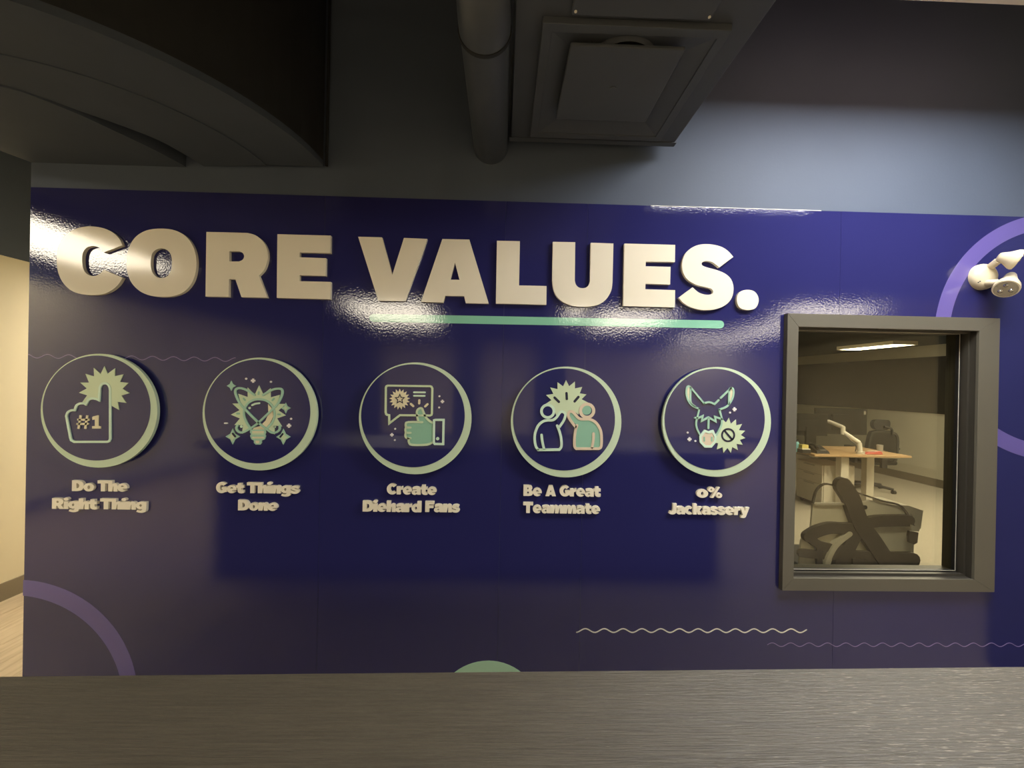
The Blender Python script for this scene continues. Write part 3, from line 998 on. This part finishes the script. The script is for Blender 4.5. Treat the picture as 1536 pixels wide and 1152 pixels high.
# --- 1: foam hand
a = Art(sign(148.8, 616, 'round blue sign with a foam hand reading #1'), (90, 540), 8.864)
a.poly('starburst', [(295, 560), (360, 470), (250, 435), (355, 378), (268, 300), (385, 300), (338, 185), (452, 218), (448, 105), (540, 185), (588, 82), (632, 182), (730, 110), (727, 215), (840, 190), (795, 292), (908, 305), (828, 382), (922, 440), (812, 472), (878, 570), (765, 555), (785, 665), (697, 615), (672, 600), (668, 380), (640, 335), (600, 315), (550, 335), (525, 390), (518, 530), (430, 512), (345, 565)], 'sage')
hand = [(668, 1050), (668, 400)] + sm([(664, 365), (640, 325), (600, 310), (555, 325), (530, 370)], k=3) + [(520, 535)] + sm([(490, 520), (430, 510), (380, 530), (345, 590)], k=3) + \
       sm([(325, 578), (270, 578), (220, 605), (198, 668)], k=3) + sm([(190, 668), (150, 670), (105, 695), (85, 745)], k=3) + [(138, 1030)] + sm([(150, 1065), (190, 1088)], k=3) + [(625, 1088)] + sm([(655, 1078), (668, 1050)], k=3)
a.line('hand_outline', hand, 29, 'mint_pale', True)
hm = []
for (p, q) in (((275, 735), (245, 915)), ((362, 735), (335, 915)), ((232, 795), (390, 793)), ((220, 850), (382, 850))):
    hm.append(stroke(a.P([p, q]), 27 * a.u, IY - 0.001, DY0 - 0.0012, caps=False))
mk('hash_mark', hm, 'cream', a.t)
a.poly('numeral_one', [(440, 750), (500, 735), (510, 738), (510, 878), (540, 880), (540, 912), (426, 912), (426, 880), (462, 878), (462, 790), (428, 798), (428, 762)], 'cream')

# --- 2: light bulb
a = Art(sign(390.0, 621, 'round blue sign with a light bulb, orbits and sparkles'), (340, 560), 9.6)
bp_ = [(465, 175), (525, 300), (630, 215), (632, 345), (765, 310), (735, 440), (848, 440), (745, 535), (850, 605), (722, 650), (795, 765), (690, 750), (690, 880), (580, 800), (350, 800), (220, 870), (235, 745), (110, 745), (190, 650), (60, 595), (185, 530), (80, 435), (205, 432), (165, 295), (302, 342), (300, 205), (405, 305)]
bulb = [(350, 800), (290, 710), (252, 600), (262, 505), (315, 425), (395, 382), (480, 374), (570, 392), (640, 445), (684, 530), (690, 620), (650, 720), (565, 805)]
a.poly('starburst', bp_, 'sage', [smooth(bulb, True, 3)])
a.poly('bulb_glow', [(595, 440), (660, 520), (672, 620), (622, 720), (545, 800), (540, 830), (370, 830), (385, 785), (480, 760), (560, 680), (600, 580)], 'cream')
a.line('bulb_outline', bulb, 30, 'mint', False, 0.002, 4)
a.line('orbit', [(405, 312), (285, 238), (185, 212), (130, 240), (138, 320), (200, 440), (280, 530), (460, 710), (570, 795), (650, 850), (715, 848), (762, 810), (765, 755)], 30, 'mint', False, 0.003, 4)
a.line('orbit', [(528, 312), (650, 240), (750, 220), (800, 242), (795, 320), (735, 440), (660, 520), (460, 710), (350, 790), (230, 850), (165, 832), (142, 785), (160, 750)], 30, 'mint', False, 0.003, 4)
a.poly('bulb_cap', [(340, 810), (565, 810), (572, 850), (556, 878), (566, 905), (548, 950), (505, 967), (505, 1000), (485, 1026), (418, 1026), (393, 1000), (393, 967), (358, 950), (338, 900), (352, 872), (335, 850)], 'mint', lift=0.001)
for (yy, m_) in ((843, 'cream'), (868, 'sage'), (925, 'cream')):
    a.line('cap_thread', [(380, yy), (530, yy)], 24, m_, lift=0.0022)
a.poly('cap_tip', [(420, 968), (475, 968), (475, 1000), (455, 1010), (435, 1010), (420, 998)], 'cream', lift=0.0022)
a.line('bulb_shine', [(368, 458), (410, 438), (468, 430)], 26, 'mint_pale')
a.dots([(328, 500)], 17, 'mint_pale')
for (x, y, r) in ((65, 180, 66), (850, 500, 70), (86, 910, 104), (815, 915, 104)):
    a.poly('sparkle', a.star4(x, y, r), 'mint')
for (x, y, sg) in ((80, 915, 1), (820, 920, -1)):
    a.poly('sparkle_core', a.star4(x, y, 62), 'sage', lift=0.001)
    a.line('sparkle_slot', [(x + sg * 10, y - 48), (x + sg * 45, y - 5)], 26, 'navy', lift=0.002)
a.poly('sparkle_core', a.star4(850, 500, 36), 'sage', lift=0.001)
a.dots([(210, 765), (690, 770)], 20, 'mint_pale')
for (p, q) in (((462, 270), (458, 300)), ((245, 362), (265, 385)), ((682, 365), (660, 388)), ((150, 580), (180, 580)), ((740, 590), (768, 592))):
    a.line('burst_dash', [p, q], 26, 'teal', lift=0.0008)
a.dots([(278, 78), (635, 122), (925, 655)], 15)
a.plus([(378, 105), (895, 755)], 30)
a.line('dash', [(-27, 718), (5, 718)], 20, 'whitedot')

# --- 3: thumbs up
a = Art(sign(623, 627.5, 'round blue sign with a thumbs-up hand and speech bubble'), (570, 570), 10.473)
bub = [(120, 88), (785, 97)] + sm([(808, 105), (822, 132)], k=3) + [(815, 525)] + sm([(808, 548), (785, 558)], k=3) + [(312, 552), (145, 682), (143, 552), (112, 548)] + sm([(95, 535), (88, 505)], k=3) + [(92, 122)] + sm([(100, 98), (120, 88)], k=3)
a.line('bubble_outline', bub, 31, 'sage', True)
a.poly('rosette', a.burst(308, 302, 164, 116, 17), 'cream')
a.line('rosette_star', a.burst(312, 300, 74, 34, 5), 14, 'navy', True)
a.line('text_bar', [(535, 193), (705, 195)], 28, 'mint_pale')
a.line('text_bar', [(535, 248), (700, 250)], 26, 'mint_pale')
for p in ([(485, 375), (522, 410)], [(617, 318), (615, 368)], [(745, 380), (710, 415)]):
    a.line('ray', p, 33, 'cream')
a.poly('hand', [(590, 480), (620, 450), (665, 447), (690, 510), (740, 600), (825, 670), (832, 970), (740, 1012), (510, 1015), (455, 980), (445, 925), (405, 880), (402, 700), (440, 662), (600, 660), (582, 540)], 'teal')
a.line('hand_outline', [[(600, 645), (582, 560), (580, 490), (610, 450), (655, 445), (680, 500), (720, 585), (775, 640), (830, 672)],
                        [(665, 662), (440, 662), (404, 695), (408, 742), (400, 780), (406, 826), (398, 870), (412, 905), (450, 925), (455, 980), (505, 1018), (740, 1015), (828, 975)],
                        [(425, 745), (480, 747)], [(425, 828), (480, 830)], [(440, 915), (480, 915)]], 32, 'sage', sm_=3)
a.line('cuff_outline', [(850, 632), (872, 626), (1000, 626), (993, 1007), (860, 1003), (845, 985)], 34, 'mint_pale', True, 0.003)
a.dots([(905, 922)], 26, 'mint_pale')
a.dots([(933, 255), (928, 432), (237, 768), (232, 945)], 15)
a.plus([(980, 338), (185, 862)], 27)

# --- 4: two people
a = Art(sign(849.5, 633, 'round blue sign with two people giving a high five'), (790, 565), 9.6)
a.poly('starburst', [(265, 398), (358, 338), (280, 265), (385, 248), (340, 155), (445, 180), (443, 78), (525, 140), (568, 50), (612, 138), (695, 70), (695, 170), (800, 148), (765, 240), (862, 255), (792, 325), (920, 392), (850, 420), (770, 480), (745, 545), (680, 500), (600, 500), (570, 560), (500, 500), (430, 570), (400, 480), (350, 420)], 'sage')
for p in ([(402, 302), (463, 362)], [(573, 238), (578, 320)], [(745, 292), (690, 356)]):
    a.line('clap_mark', p, 36, 'navy', lift=0.0008)
a.poly('head_inside', a.circ(303, 497, 80), 'disc_blue', lift=0.0003)
a.line('head_outline', a.circ(303, 497, 90, 32), 38, 'mint_pale', True)
body = sm([(165, 1050), (132, 1000), (115, 900), (125, 800), (170, 700), (235, 645), (300, 628), (375, 625), (430, 585), (478, 518), (515, 503), (556, 535), (550, 590), (522, 650), (470, 725)], k=4)
a.poly('arm_inside', [(430, 600), (480, 520), (515, 505), (550, 535), (540, 600), (470, 715), (440, 690)], 'disc_blue', lift=0.0003)
a.line('body_outline', [body, sm([(440, 705), (470, 780), (495, 880), (500, 1000), (470, 1050)], k=4) + [(165, 1055)], sm([(215, 840), (225, 930), (250, 1040)], k=3)], 36, 'mint_pale')
a.line('head_outline', a.circ(870, 490, 95, 32), 44, 'tan', True)
a.poly('head_fill', a.circ(862, 482, 68), 'teal', lift=0.001)
body2 = sm([(725, 700), (704, 770), (690, 870), (690, 1000), (715, 1036)], k=4) + sm([(1035, 1036), (1072, 1000), (1075, 830), (1045, 730), (985, 650), (900, 612), (790, 612), (740, 590), (690, 532), (650, 502), (610, 512), (600, 565), (640, 640), (705, 722)], k=4)
a.poly('body_fill', sm([(725, 700), (700, 860), (700, 1030), (1065, 1030), (1072, 830), (1045, 740), (980, 655), (900, 615), (790, 615), (740, 592), (690, 535), (650, 505), (615, 520), (605, 565), (645, 640)], True, 2), 'teal', lift=0.0004)
a.line('body_outline', [body2, sm([(962, 820), (960, 910), (940, 1020)], k=3)], 38, 'tan', lift=0.002)

# --- 5: donkey
a = Art(sign(1075.3, 632.8, 'round blue sign with a donkey head and prohibition badge'), (1020, 570), 10.018)
a.poly('starburst', [(640, 590), (695, 640), (735, 568), (765, 660), (842, 595), (845, 682), (932, 662), (885, 755), (980, 762), (915, 825), (982, 872), (900, 900), (942, 972), (850, 960), (870, 1052), (785, 1005), (765, 1095), (715, 1020), (655, 1092), (640, 1010), (555, 1042), (575, 950), (540, 945), (540, 850), (605, 740), (630, 640)], 'sage')
a.line('prohibition_ring', a.circ(722, 828, 92, 32), 27, 'navy', True, 0.001)
a.line('prohibition_slash', [(672, 768), (780, 892)], 30, 'navy', lift=0.001)
a.poly('ear_lining', sm([(128, 108), (150, 130), (152, 230), (155, 330), (110, 240), (108, 150)], True, 3), 'cream')
a.poly('ear_lining', sm([(775, 135), (798, 165), (795, 240), (745, 345), (745, 240), (755, 165)], True, 3), 'cream')
a.line('head_outline', [sm([(162, 118), (132, 92), (102, 120), (95, 210), (125, 310), (185, 385), (290, 432)], k=4), [(160, 112), (362, 352)],
                        sm([(362, 352), (440, 332), (520, 362)], k=4) + [(580, 302)], [(612, 270), (765, 122)],
                        sm([(750, 130), (785, 122), (803, 160), (798, 240), (765, 320), (700, 400), (592, 445)], k=4),
                        sm([(158, 130), (155, 250), (165, 345), (230, 400)], k=3), sm([(742, 155), (735, 260), (732, 365)], k=3),
                        sm([(290, 432), (262, 550), (242, 640), (255, 730), (305, 830)], k=4), sm([(592, 445), (622, 560), (628, 640), (600, 730), (545, 830)], k=4)], 27, 'mint')
a.line('fringe', [(225, 568), (275, 572), (340, 542), (325, 615), (430, 560), (535, 622), (525, 552), (635, 590)], 28, 'mint')
a.line('nose_line', [(430, 580), (425, 722)], 30, 'mint')
muz = [(370, 765), (430, 788), (490, 768), (528, 850), (522, 930), (465, 998), (375, 998), (310, 930), (305, 850)]
a.poly('muzzle', muz, 'tan', lift=0.001)
a.line('muzzle_outline', muz, 34, 'mint_pale', True, 0.0025)
a.line('nostril', [(362, 862), (362, 915)], 24, 'teal', lift=0.002)
a.line('nostril', [(476, 862), (476, 915)], 24, 'teal', lift=0.002)
a.dots([(755, 490), (117, 790), (233, 917)], 15)
a.plus([(820, 440), (145, 890)], 30)

# ================================================================== EMERGENCY LIGHT
EOF_ = (1400, 310)
ek = 6.78
ep = lambda x, y, Y: onY(EOF_[0] + x / ek, EOF_[1] + y / ek, Y)
c0 = ep(500, 715, -0.01)
em = empty('emergency_light', (c0.x, -0.0015, c0.z))
prof = [(0.0, 0.0595), (0.012, 0.0595), (0.022, 0.056), (0.031, 0.047), (0.037, 0.033), (0.0395, 0.016)]
dv, dfc = [], []
n = 40
for d, r in prof:
    for i in range(n):
        dv.append((c0.x + r * math.cos(2 * PI * i / n), -0.0016 - d, c0.z + r * math.sin(2 * PI * i / n)))
for j in range(len(prof) - 1):
    for i in range(n):
        dfc.append((j * n + i, j * n + (i + 1) % n, (j + 1) * n + (i + 1) % n, (j + 1) * n + i))
dv.append((c0.x, -0.0415, c0.z))
for i in range(n):
    dfc.append(((len(prof) - 1) * n + i, (len(prof) - 1) * n + (i + 1) % n, len(dv) - 1))
mk('canopy', (dv, dfc), 'ivory', em, shade=50)
mk('test_button', [tube([tuple(ep(458, 770, -0.036)), tuple(ep(458, 770, -0.042))], 0.0028, 10), tube([tuple(ep(475, 760, -0.036)), tuple(ep(475, 760, -0.042))], 0.0028, 10)], 'black_plastic', em)
# arms
A1, A2 = ep(575, 615, -0.030), ep(640, 570, -0.062)
mk('swivel_arm', tube(smooth([tuple(A1), tuple(ep(610, 590, -0.05)), tuple(ep(660, 550, -0.07))], k=4), 0.0145, 18), 'ivory', em, shade=50)
mk('swivel_arm', tube(smooth([tuple(ep(530, 775, -0.028)), tuple(ep(585, 772, -0.05)), tuple(ep(655, 768, -0.065))], k=4), 0.0135, 18), 'ivory', em, shade=50)


def lamp_head(tip, face, r):
    """bell-shaped lamp head from its narrow back (tip) to its round face"""
    tip, face = Vector(tip), Vector(face)
    d = face - tip
    L = d.length
    d.normalize()
    ps = [tip + d * L * t for t in (0, 0.03, 0.10, 0.25, 0.45, 0.65, 0.82, 0.93, 1.0)]
    rr = [r * k for k in (0.20, 0.34, 0.42, 0.50, 0.62, 0.80, 0.96, 1.0, 0.98)]
    h = mk('lamp_head', tube(ps, rr, 32), 'ivory', em, shade=50)
    mk('rim', tube([face - d * 0.001, face + d * 0.003], [r * 0.99, r * 0.96], 32), 'ivory', h, shade=40)
    mk('reflector', tube([face + d * 0.003, face + d * 0.0042], r * 0.86, 32), 'lens', h)
    u = d.cross(Vector((0, 0, 1)))
    u = u.normalized() if u.length > 1e-3 else Vector((1, 0, 0))
    v = d.cross(u)
    for k in range(3):
        an = 2 * PI * k / 3 + 0.4
        cc = face + d * 0.0045 + (u * math.cos(an) + v * math.sin(an)) * r * 0.42
        mk('bulb', tube([cc, cc + d * 0.004], [r * 0.20, r * 0.10], 14), 'lens', h, shade=40)


fc = ep(738, 835, -0.105)
lamp_head(tuple(ep(795, 690, -0.045)), tuple(fc), 0.042)
f2 = ep(880, 545, -0.150)
lamp_head(tuple(ep(655, 505, -0.075)), tuple(ep(850, 540, -0.11)), 0.043)
tag(em, 'ivory twin-head emergency light on the wall above the window', 'emergency light')


# ================================================================== OFFICE THINGS THROUGH THE WINDOW
FZ = 0.008
# desk
dk = empty('standing_desk', (4.45, 3.4, FZ))
mk('desktop', box(3.84, 5.06, 3.0, 3.75, 0.725, 0.75), 'wood_desk', dk, bevel=0.003)
for (lx, ly) in ((4.30, 3.13), (4.88, 3.40)):
    mk('leg', [box(lx - 0.05, lx + 0.05, ly - 0.04, ly + 0.04, 0.04, 0.70), box(lx - 0.038, lx + 0.038, ly - 0.03, ly + 0.03, 0.35, 0.72)], 'white_metal', dk)
    mk('foot', box(lx - 0.04, lx + 0.04, ly - 0.3, ly + 0.3, FZ, 0.045), 'white_metal', dk, bevel=0.004)
mk('crossbar', box(4.05, 4.95, 3.3, 3.36, 0.67, 0.722), 'white_metal', dk)
mk('bracket', box(4.78, 4.98, 3.08, 3.14, 0.70, 0.722), 'grey_metal', dk)
tag(dk, 'oak topped standing desk with white legs seen through the window', 'desk')
# pedestal
pd = empty('drawer_pedestal', (4.34, 3.45, FZ))
mk('cabinet_body', box(4.14, 4.54, 3.22, 3.68, 0.06, 0.575), 'white_metal', pd, bevel=0.003)
for (a_, b_) in ((0.07, 0.32), (0.33, 0.445), (0.455, 0.565)):
    dr = mk('drawer', box(4.125, 4.139, 3.23, 3.67, a_, b_), 'white_metal', pd, bevel=0.002)
    mk('handle', box(4.118, 4.125, 3.36, 3.54, b_ - 0.022, b_ - 0.012), 'grey_metal', dr)
for x in (4.18, 4.50):
    for y in (3.27, 3.63):
        mk('caster', tube([(x - 0.012, y, 0.035), (x + 0.012, y, 0.035)], 0.026, 12), 'black_plastic', pd)
tag(pd, 'white three-drawer pedestal under the office desk', 'cabinet')


def monitor(x0, x1, y, z0, z1, ang, label, stand):
    cx = (x0 + x1) / 2
    t = empty('monitor', (cx, y, 0.75))
    rot = lambda p: Vector((cx + (p.x - cx) * math.cos(R(ang)) - (p.y - y) * math.sin(R(ang)), y + (p.x - cx) * math.sin(R(ang)) + (p.y - y) * math.cos(R(ang)), p.z))
    mk('shell', move(box(x0, x1, y, y + 0.03, z0, z1), rot), 'screen', t, bevel=0.004)
    mk('back_bulge', move(box(cx - 0.13, cx + 0.13, y - 0.025, y, z0 + 0.06, z1 - 0.08), rot), 'screen', t, bevel=0.006)
    mk('display', move(box(x0 + 0.01, x1 - 0.01, y + 0.03, y + 0.032, z0 + 0.015, z1 - 0.01), rot), 'black_plastic', t)
    if stand:
        mk('stand', box(cx - 0.03, cx + 0.10, y - 0.04, y - 0.005, 0.765, z0 + 0.12), 'screen', t)
        mk('stand_base', box(cx - 0.10, cx + 0.13, y - 0.12, y + 0.08, 0.75, 0.768), 'screen', t, bevel=0.004)
    else:
        mk('tag_sticker', move(box(x1 - 0.045, x1 - 0.02, y - 0.002, y, z1 - 0.08, z1 - 0.03), rot), 'grey_metal', t)
    return tag(t, label, 'monitor', 'office monitors')


m1a, m1b = onY(1190, 620, 3.35), onY(1241, 654, 3.35)
monitor(m1a.x - 0.10, m1b.x, 3.35, m1b.z, m1a.z, 0, 'dark monitor on a stand at the left of the desk', True)
m2a, m2b = onY(1226, 613, 3.62), onY(1297, 652, 3.62)
monitor(m2a.x, m2b.x, 3.62, m2b.z, m2a.z + 0.01, -6, 'dark monitor held by the white arm', False)
# monitor arm
ar = empty('monitor_mount', (4.63, 3.45, 0.75))
e0, e1, e2, e3 = onY(1290.5, 677, 3.12), onY(1288.5, 664, 3.14), onY(1264.5, 648, 3.2), onY(1243, 632, 3.40)
mk('clamp_base', [tube([(e0.x, 3.12, 0.75), (e0.x, 3.12, 0.78)], 0.045, 16), tube([(e0.x, 3.12, 0.75), tuple(e1)], 0.027, 14)], 'white_metal', ar, shade=40)
mk('lower_arm', tube([tuple(e1), tuple(e2)], 0.027, 12), 'white_metal', ar, shade=40)
mk('elbow', tube([(e2.x, e2.y, e2.z - 0.03), (e2.x, e2.y, e2.z + 0.07)], 0.024, 12), 'white_metal', ar, shade=40)
mk('upper_arm', tube([(e2.x, e2.y, e2.z + 0.06), tuple(e3)], 0.024, 12), 'white_metal', ar, shade=40)
mk('tilt_head', [tube([tuple(e3), (e3.x + 0.03, 3.60, e3.z)], 0.02, 10), box(e3.x - 0.03, e3.x + 0.09, 3.585, 3.595, e3.z - 0.05, e3.z + 0.05)], 'white_metal', ar)
mk('cable', tube(smooth([(e2.x, e2.y - 0.02, e2.z - 0.02), tuple(onY(1275, 660, 3.13)), tuple(onY(1284, 668, 3.1)), tuple(onY(1283, 677, 3.1))], k=5), 0.006, 8), 'black_plastic', ar)
tag(ar, 'white articulated monitor arm clamped to the office desk', 'monitor mount')
# far chair
fy = 4.05
ch = empty('office_chair', (5.72, fy, FZ))
h0, h1 = onY(1307.5, 645, fy), onY(1333, 629.5, fy)
hx, hz = (h0.x + h1.x) / 2, (h0.z + h1.z) / 2
hv, hf = tube([(hx, fy, hz)] * 2, 1, 4)
mk('headrest', prism(smooth([(h0.x, hz), (h0.x + .03, h1.z - .01), (hx + .02, h1.z), (h1.x - .02, h1.z - .01), (h1.x, hz + .01), (h1.x - .03, h0.z + .02), (hx, h0.z), (h0.x + .04, h0.z + .015)], True, 4), fy - 0.03, fy + 0.03), 'black_plastic', ch, bevel=0.012)
b0, b1 = onY(1299, 681, fy), onY(1345, 648, fy)
bk = smooth([(b0.x + .02, b0.z - .12), (b0.x, b0.z), (b0.x + .05, b1.z - .05), (b0.x + .12, b1.z), (b1.x - .12, b1.z), (b1.x - .02, b1.z - .06), (b1.x - .01, b0.z + .1), (b1.x - .07, b0.z - .12)], True, 4)
mk('backrest', prism(bk, fy - 0.02, fy + 0.02), 'screen', ch, bevel=0.01)
mk('back_rim', stroke(bk, 0.03, fy - 0.035, fy + 0.025, True), 'black_plastic', ch)
mk('headrest_stalk', tube(smooth([tuple(onY(1326, 640, fy - .05)), tuple(onY(1337, 643, fy - .06)), tuple(onY(1338, 652, fy - .04))], k=4), 0.016, 10), 'black_plastic', ch)
sx = (b0.x + b1.x) / 2
mk('seat', box(sx - 0.25, sx + 0.25, fy - 0.02, fy + 0.48, 0.43, 0.50), 'black_plastic', ch, bevel=0.03)
for s_ in (-1, 1):
    mk('armrest', [box(sx + s_ * 0.27 - 0.04, sx + s_ * 0.27 + 0.04, fy + 0.02, fy + 0.30, 0.66, 0.69), box(sx + s_ * 0.27 - 0.02, sx + s_ * 0.27 + 0.02, fy + 0.12, fy + 0.18, 0.44, 0.66)], 'black_plastic', ch)
mk('back_spine', box(sx - 0.04, sx + 0.04, fy - 0.06, fy - 0.02, 0.40, 0.66), 'black_plastic', ch)
mk('gas_post', tube([(sx, fy + 0.2, 0.09), (sx, fy + 0.2, 0.43)], 0.03, 14), 'black_plastic', ch)
for k in range(5):
    an = 2 * PI * k / 5 + 0.3
    tx, ty = sx + 0.29 * math.cos(an), fy + 0.2 + 0.29 * math.sin(an)
    lg = mk('leg', tube([(sx, fy + 0.2, 0.11), (tx, ty, 0.075)], [0.026, 0.018], 8), 'black_plastic', ch)
    mk('caster', tube([(tx - 0.02, ty, 0.037), (tx + 0.02, ty, 0.037)], 0.028, 12), 'black_plastic', lg)
tag(ch, 'dark grey office chair with headrest behind the oak desk', 'chair')

# small things on the desk
dz = 0.75
gb = lambda x, y: onY(x, y, 3.1)


def bottle():
    p = onY(1194, 670, 3.2)
    t = empty('water_bottle', (p.x, 3.2, dz))
    mk('body', tube([(p.x, 3.2, dz), (p.x, 3.2, dz + .02), (p.x, 3.2, dz + .11), (p.x, 3.2, dz + .13)], [.032, .034, .034, .022], 16), 'cyan', t, shade=50)
    mk('cap', tube([(p.x, 3.2, dz + .13), (p.x, 3.2, dz + .155)], .022, 14), 'screen', t)
    tag(t, 'cyan water bottle at the left end of the desk', 'bottle')


bottle()
p = onY(1206, 667, 3.12)
t = empty('note_box', (p.x, 3.12, dz))
mk('tray', box(p.x - .05, p.x + .06, 3.08, 3.18, dz, dz + .045), 'black_plastic', t, bevel=.003)
mk('sheet', box(p.x - .045, p.x + .055, 3.085, 3.175, dz + .045, dz + .058), 'paper', t)
mk('sticky_pad', box(p.x - .03, p.x + .05, 3.11, 3.17, dz + .058, dz + .10), 'yellow', t)
tag(t, 'small black tray with paper and yellow notes on the desk', 'tray')
p = onY(1228, 672, 3.12)
t = empty('desk_phone', (p.x, 3.12, dz))
mk('base', hexa([(p.x - .07, 3.06, dz), (p.x + .10, 3.06, dz), (p.x + .10, 3.22, dz), (p.x - .07, 3.22, dz)], [(p.x - .06, 3.07, dz + .03), (p.x + .09, 3.07, dz + .03), (p.x + .09, 3.21, dz + .09), (p.x - .06, 3.21, dz + .09)]), 'black_plastic', t, bevel=.004)
mk('handset', tube(smooth([(p.x - .05, 3.08, dz + .06), (p.x - .035, 3.14, dz + .10), (p.x - .05, 3.20, dz + .105)], k=4), .016, 10), 'screen', t)
mk('keypad', box(p.x + .0, p.x + .07, 3.09, 3.10, dz + .035, dz + .045), 'grey_metal', t)
tag(t, 'black desk phone beside the dark monitor stand', 'phone')
p0 = onY(1296, 676, 3.1)
t = empty('red_pouch', (p0.x + .12, 3.1, dz))
mk('pouch', hexa([(p0.x, 3.07, dz), (p0.x + .22, 3.07, dz), (p0.x + .22, 3.15, dz), (p0.x, 3.15, dz)], [(p0.x + .03, 3.08, dz + .02), (p0.x + .21, 3.08, dz + .04), (p0.x + .21, 3.14, dz + .04), (p0.x + .03, 3.14, dz + .02)]), 'red', t, bevel=.006)
mk('zip', box(p0.x + .05, p0.x + .19, 3.105, 3.112, dz + .033, dz + .042), 'paper', t)
tag(t, 'red pouch lying on the right half of the oak desk', 'pouch')
p0 = onY(1320, 660, 3.3)
cup = mk('clear_cup', tube([(p0.x, 3.3, dz), (p0.x, 3.3, dz + .09)], [.03, .036], 18), 'grey_metal', shade=50)
tag(cup, 'small grey cup on the desk in front of the chair', 'cup')

# near chair: pale back with dark cross-shaped brace, just behind the glass
NY = 0.42
nk, no = 5.908, (1180, 720)
NP = lambda pts, Y=NY: wall2d(pts, Y, no, nk)
nc = empty('task_chair', (2.08, NY + 0.2, FZ))
panel = [(130, 540), (160, 490), (215, 430), (235, 205), (650, 205), (740, 178), (1000, 232), (1128, 440), (1095, 800), (110, 800)]
mk('back_mesh', prism(NP(panel), NY, NY + 0.012), 'mesh', nc)
mk('back_rail', stroke(NP([(238, 207), (420, 206), (645, 206)]), 0.011, NY - 0.016, NY), 'white_metal', nc)
U_ = (NP([(100, 0)])[0][0] - NP([(0, 0)])[0][0]) / 100


def brace(name, pts, wd, lift, material='brace', k=4):
    p = smooth(pts, k=k) if k else pts
    return mk(name, stroke(NP(p), wd * U_, NY - lift, NY), material, nc)


brace('brace_arm', [(470, 40), (545, 160), (590, 290), (640, 400), (740, 540), (870, 740)], 140, 0.030)
brace('brace_arm', [(1050, 350), (900, 350), (740, 360), (600, 410), (480, 420), (360, 415), (250, 445), (170, 490)], 95, 0.026)
brace('brace_arm', [(600, 440), (540, 560), (470, 690), (430, 800)], 110, 0.024)
brace('brace_arm', [(170, 490), (260, 560), (390, 595), (520, 600)], 70, 0.022)
brace('brace_arm', [(120, 640), (280, 655), (440, 660)], 70, 0.018)
brace('brace_rail', [(470, 680), (700, 690), (900, 695), (1090, 700)], 130, 0.020)
brace('brace_strut', [(265, 560), (270, 680), (285, 790)], 45, 0.018)
brace('brace_strut', [(520, 460), (400, 560), (330, 690), (310, 790)], 40, 0.034, 'mesh')
brace('back_hoop', [(225, 195), (255, 90), (330, 32), (450, 60), (640, 118), (830, 180), (1010, 236), (1130, 440)], 14, 0.012, 'brace')
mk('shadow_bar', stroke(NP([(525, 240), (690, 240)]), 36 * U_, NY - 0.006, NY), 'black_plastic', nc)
mk('paddle', prism(NP([(1020, 425), (1100, 440), (1090, 530), (1060, 545), (1015, 525), (1010, 470)]), NY - 0.045, NY - 0.030), 'brace', nc, bevel=0.003)
mk('paddle_tag', prism(NP([(1030, 370), (1105, 400), (1095, 430), (1030, 415)]), NY - 0.048, NY - 0.040), 'paper', nc)
cxn = NP([(620, 0)])[0][0]
mk('seat', box(cxn - 0.24, cxn + 0.24, NY + 0.03, NY + 0.48, 0.42, 0.49), 'black_plastic', nc, bevel=0.03)
mk('back_upright', box(cxn - 0.04, cxn + 0.04, NY - 0.03, NY + 0.01, 0.40, 0.60), 'brace', nc)
mk('gas_post', tube([(cxn, NY + 0.25, 0.09), (cxn, NY + 0.25, 0.42)], 0.03, 14), 'black_plastic', nc)
for k in range(5):
    an = 2 * PI * k / 5
    tx, ty = cxn + 0.27 * math.cos(an), NY + 0.25 + 0.27 * math.sin(an)
    lg = mk('leg', tube([(cxn, NY + 0.25, 0.11), (tx, ty, 0.075)], [0.026, 0.018], 8), 'black_plastic', nc)
    mk('caster', tube([(tx - 0.02, ty, 0.037), (tx + 0.02, ty, 0.037)], 0.028, 12), 'black_plastic', lg)
tag(nc, 'task chair with dark cross-shaped back brace just behind the window glass', 'chair')

# white box on a post beside the near chair
WY = 0.60
WP = lambda pts: wall2d(pts, WY, no, nk)
st = empty('small_stand', (2.6, WY, FZ))
mk('white_box', prism(WP([(985, 222), (1080, 225), (1214, 272), (1192, 436), (1122, 432), (1020, 300)]), WY, WY + 0.18), 'paper', st, bevel=0.004)
pw = WP([(1130, 436), (1190, 436)])
mk('post', box(pw[0][0], pw[1][0], WY + 0.04, WY + 0.14, FZ + 0.02, pw[0][1]), 'grey_metal', st)
mk('foot', box(pw[0][0] - .12, pw[1][0] + .12, WY - .06, WY + .24, FZ, FZ + .022), 'grey_metal', st, bevel=.004)
mk('badge', prism(WP([(1080, 315), (1100, 295), (1118, 322)]), WY - 0.002, WY), 'grey_metal', st)
tag(st, 'white slanted box on a grey post beside the task chair', 'stand')
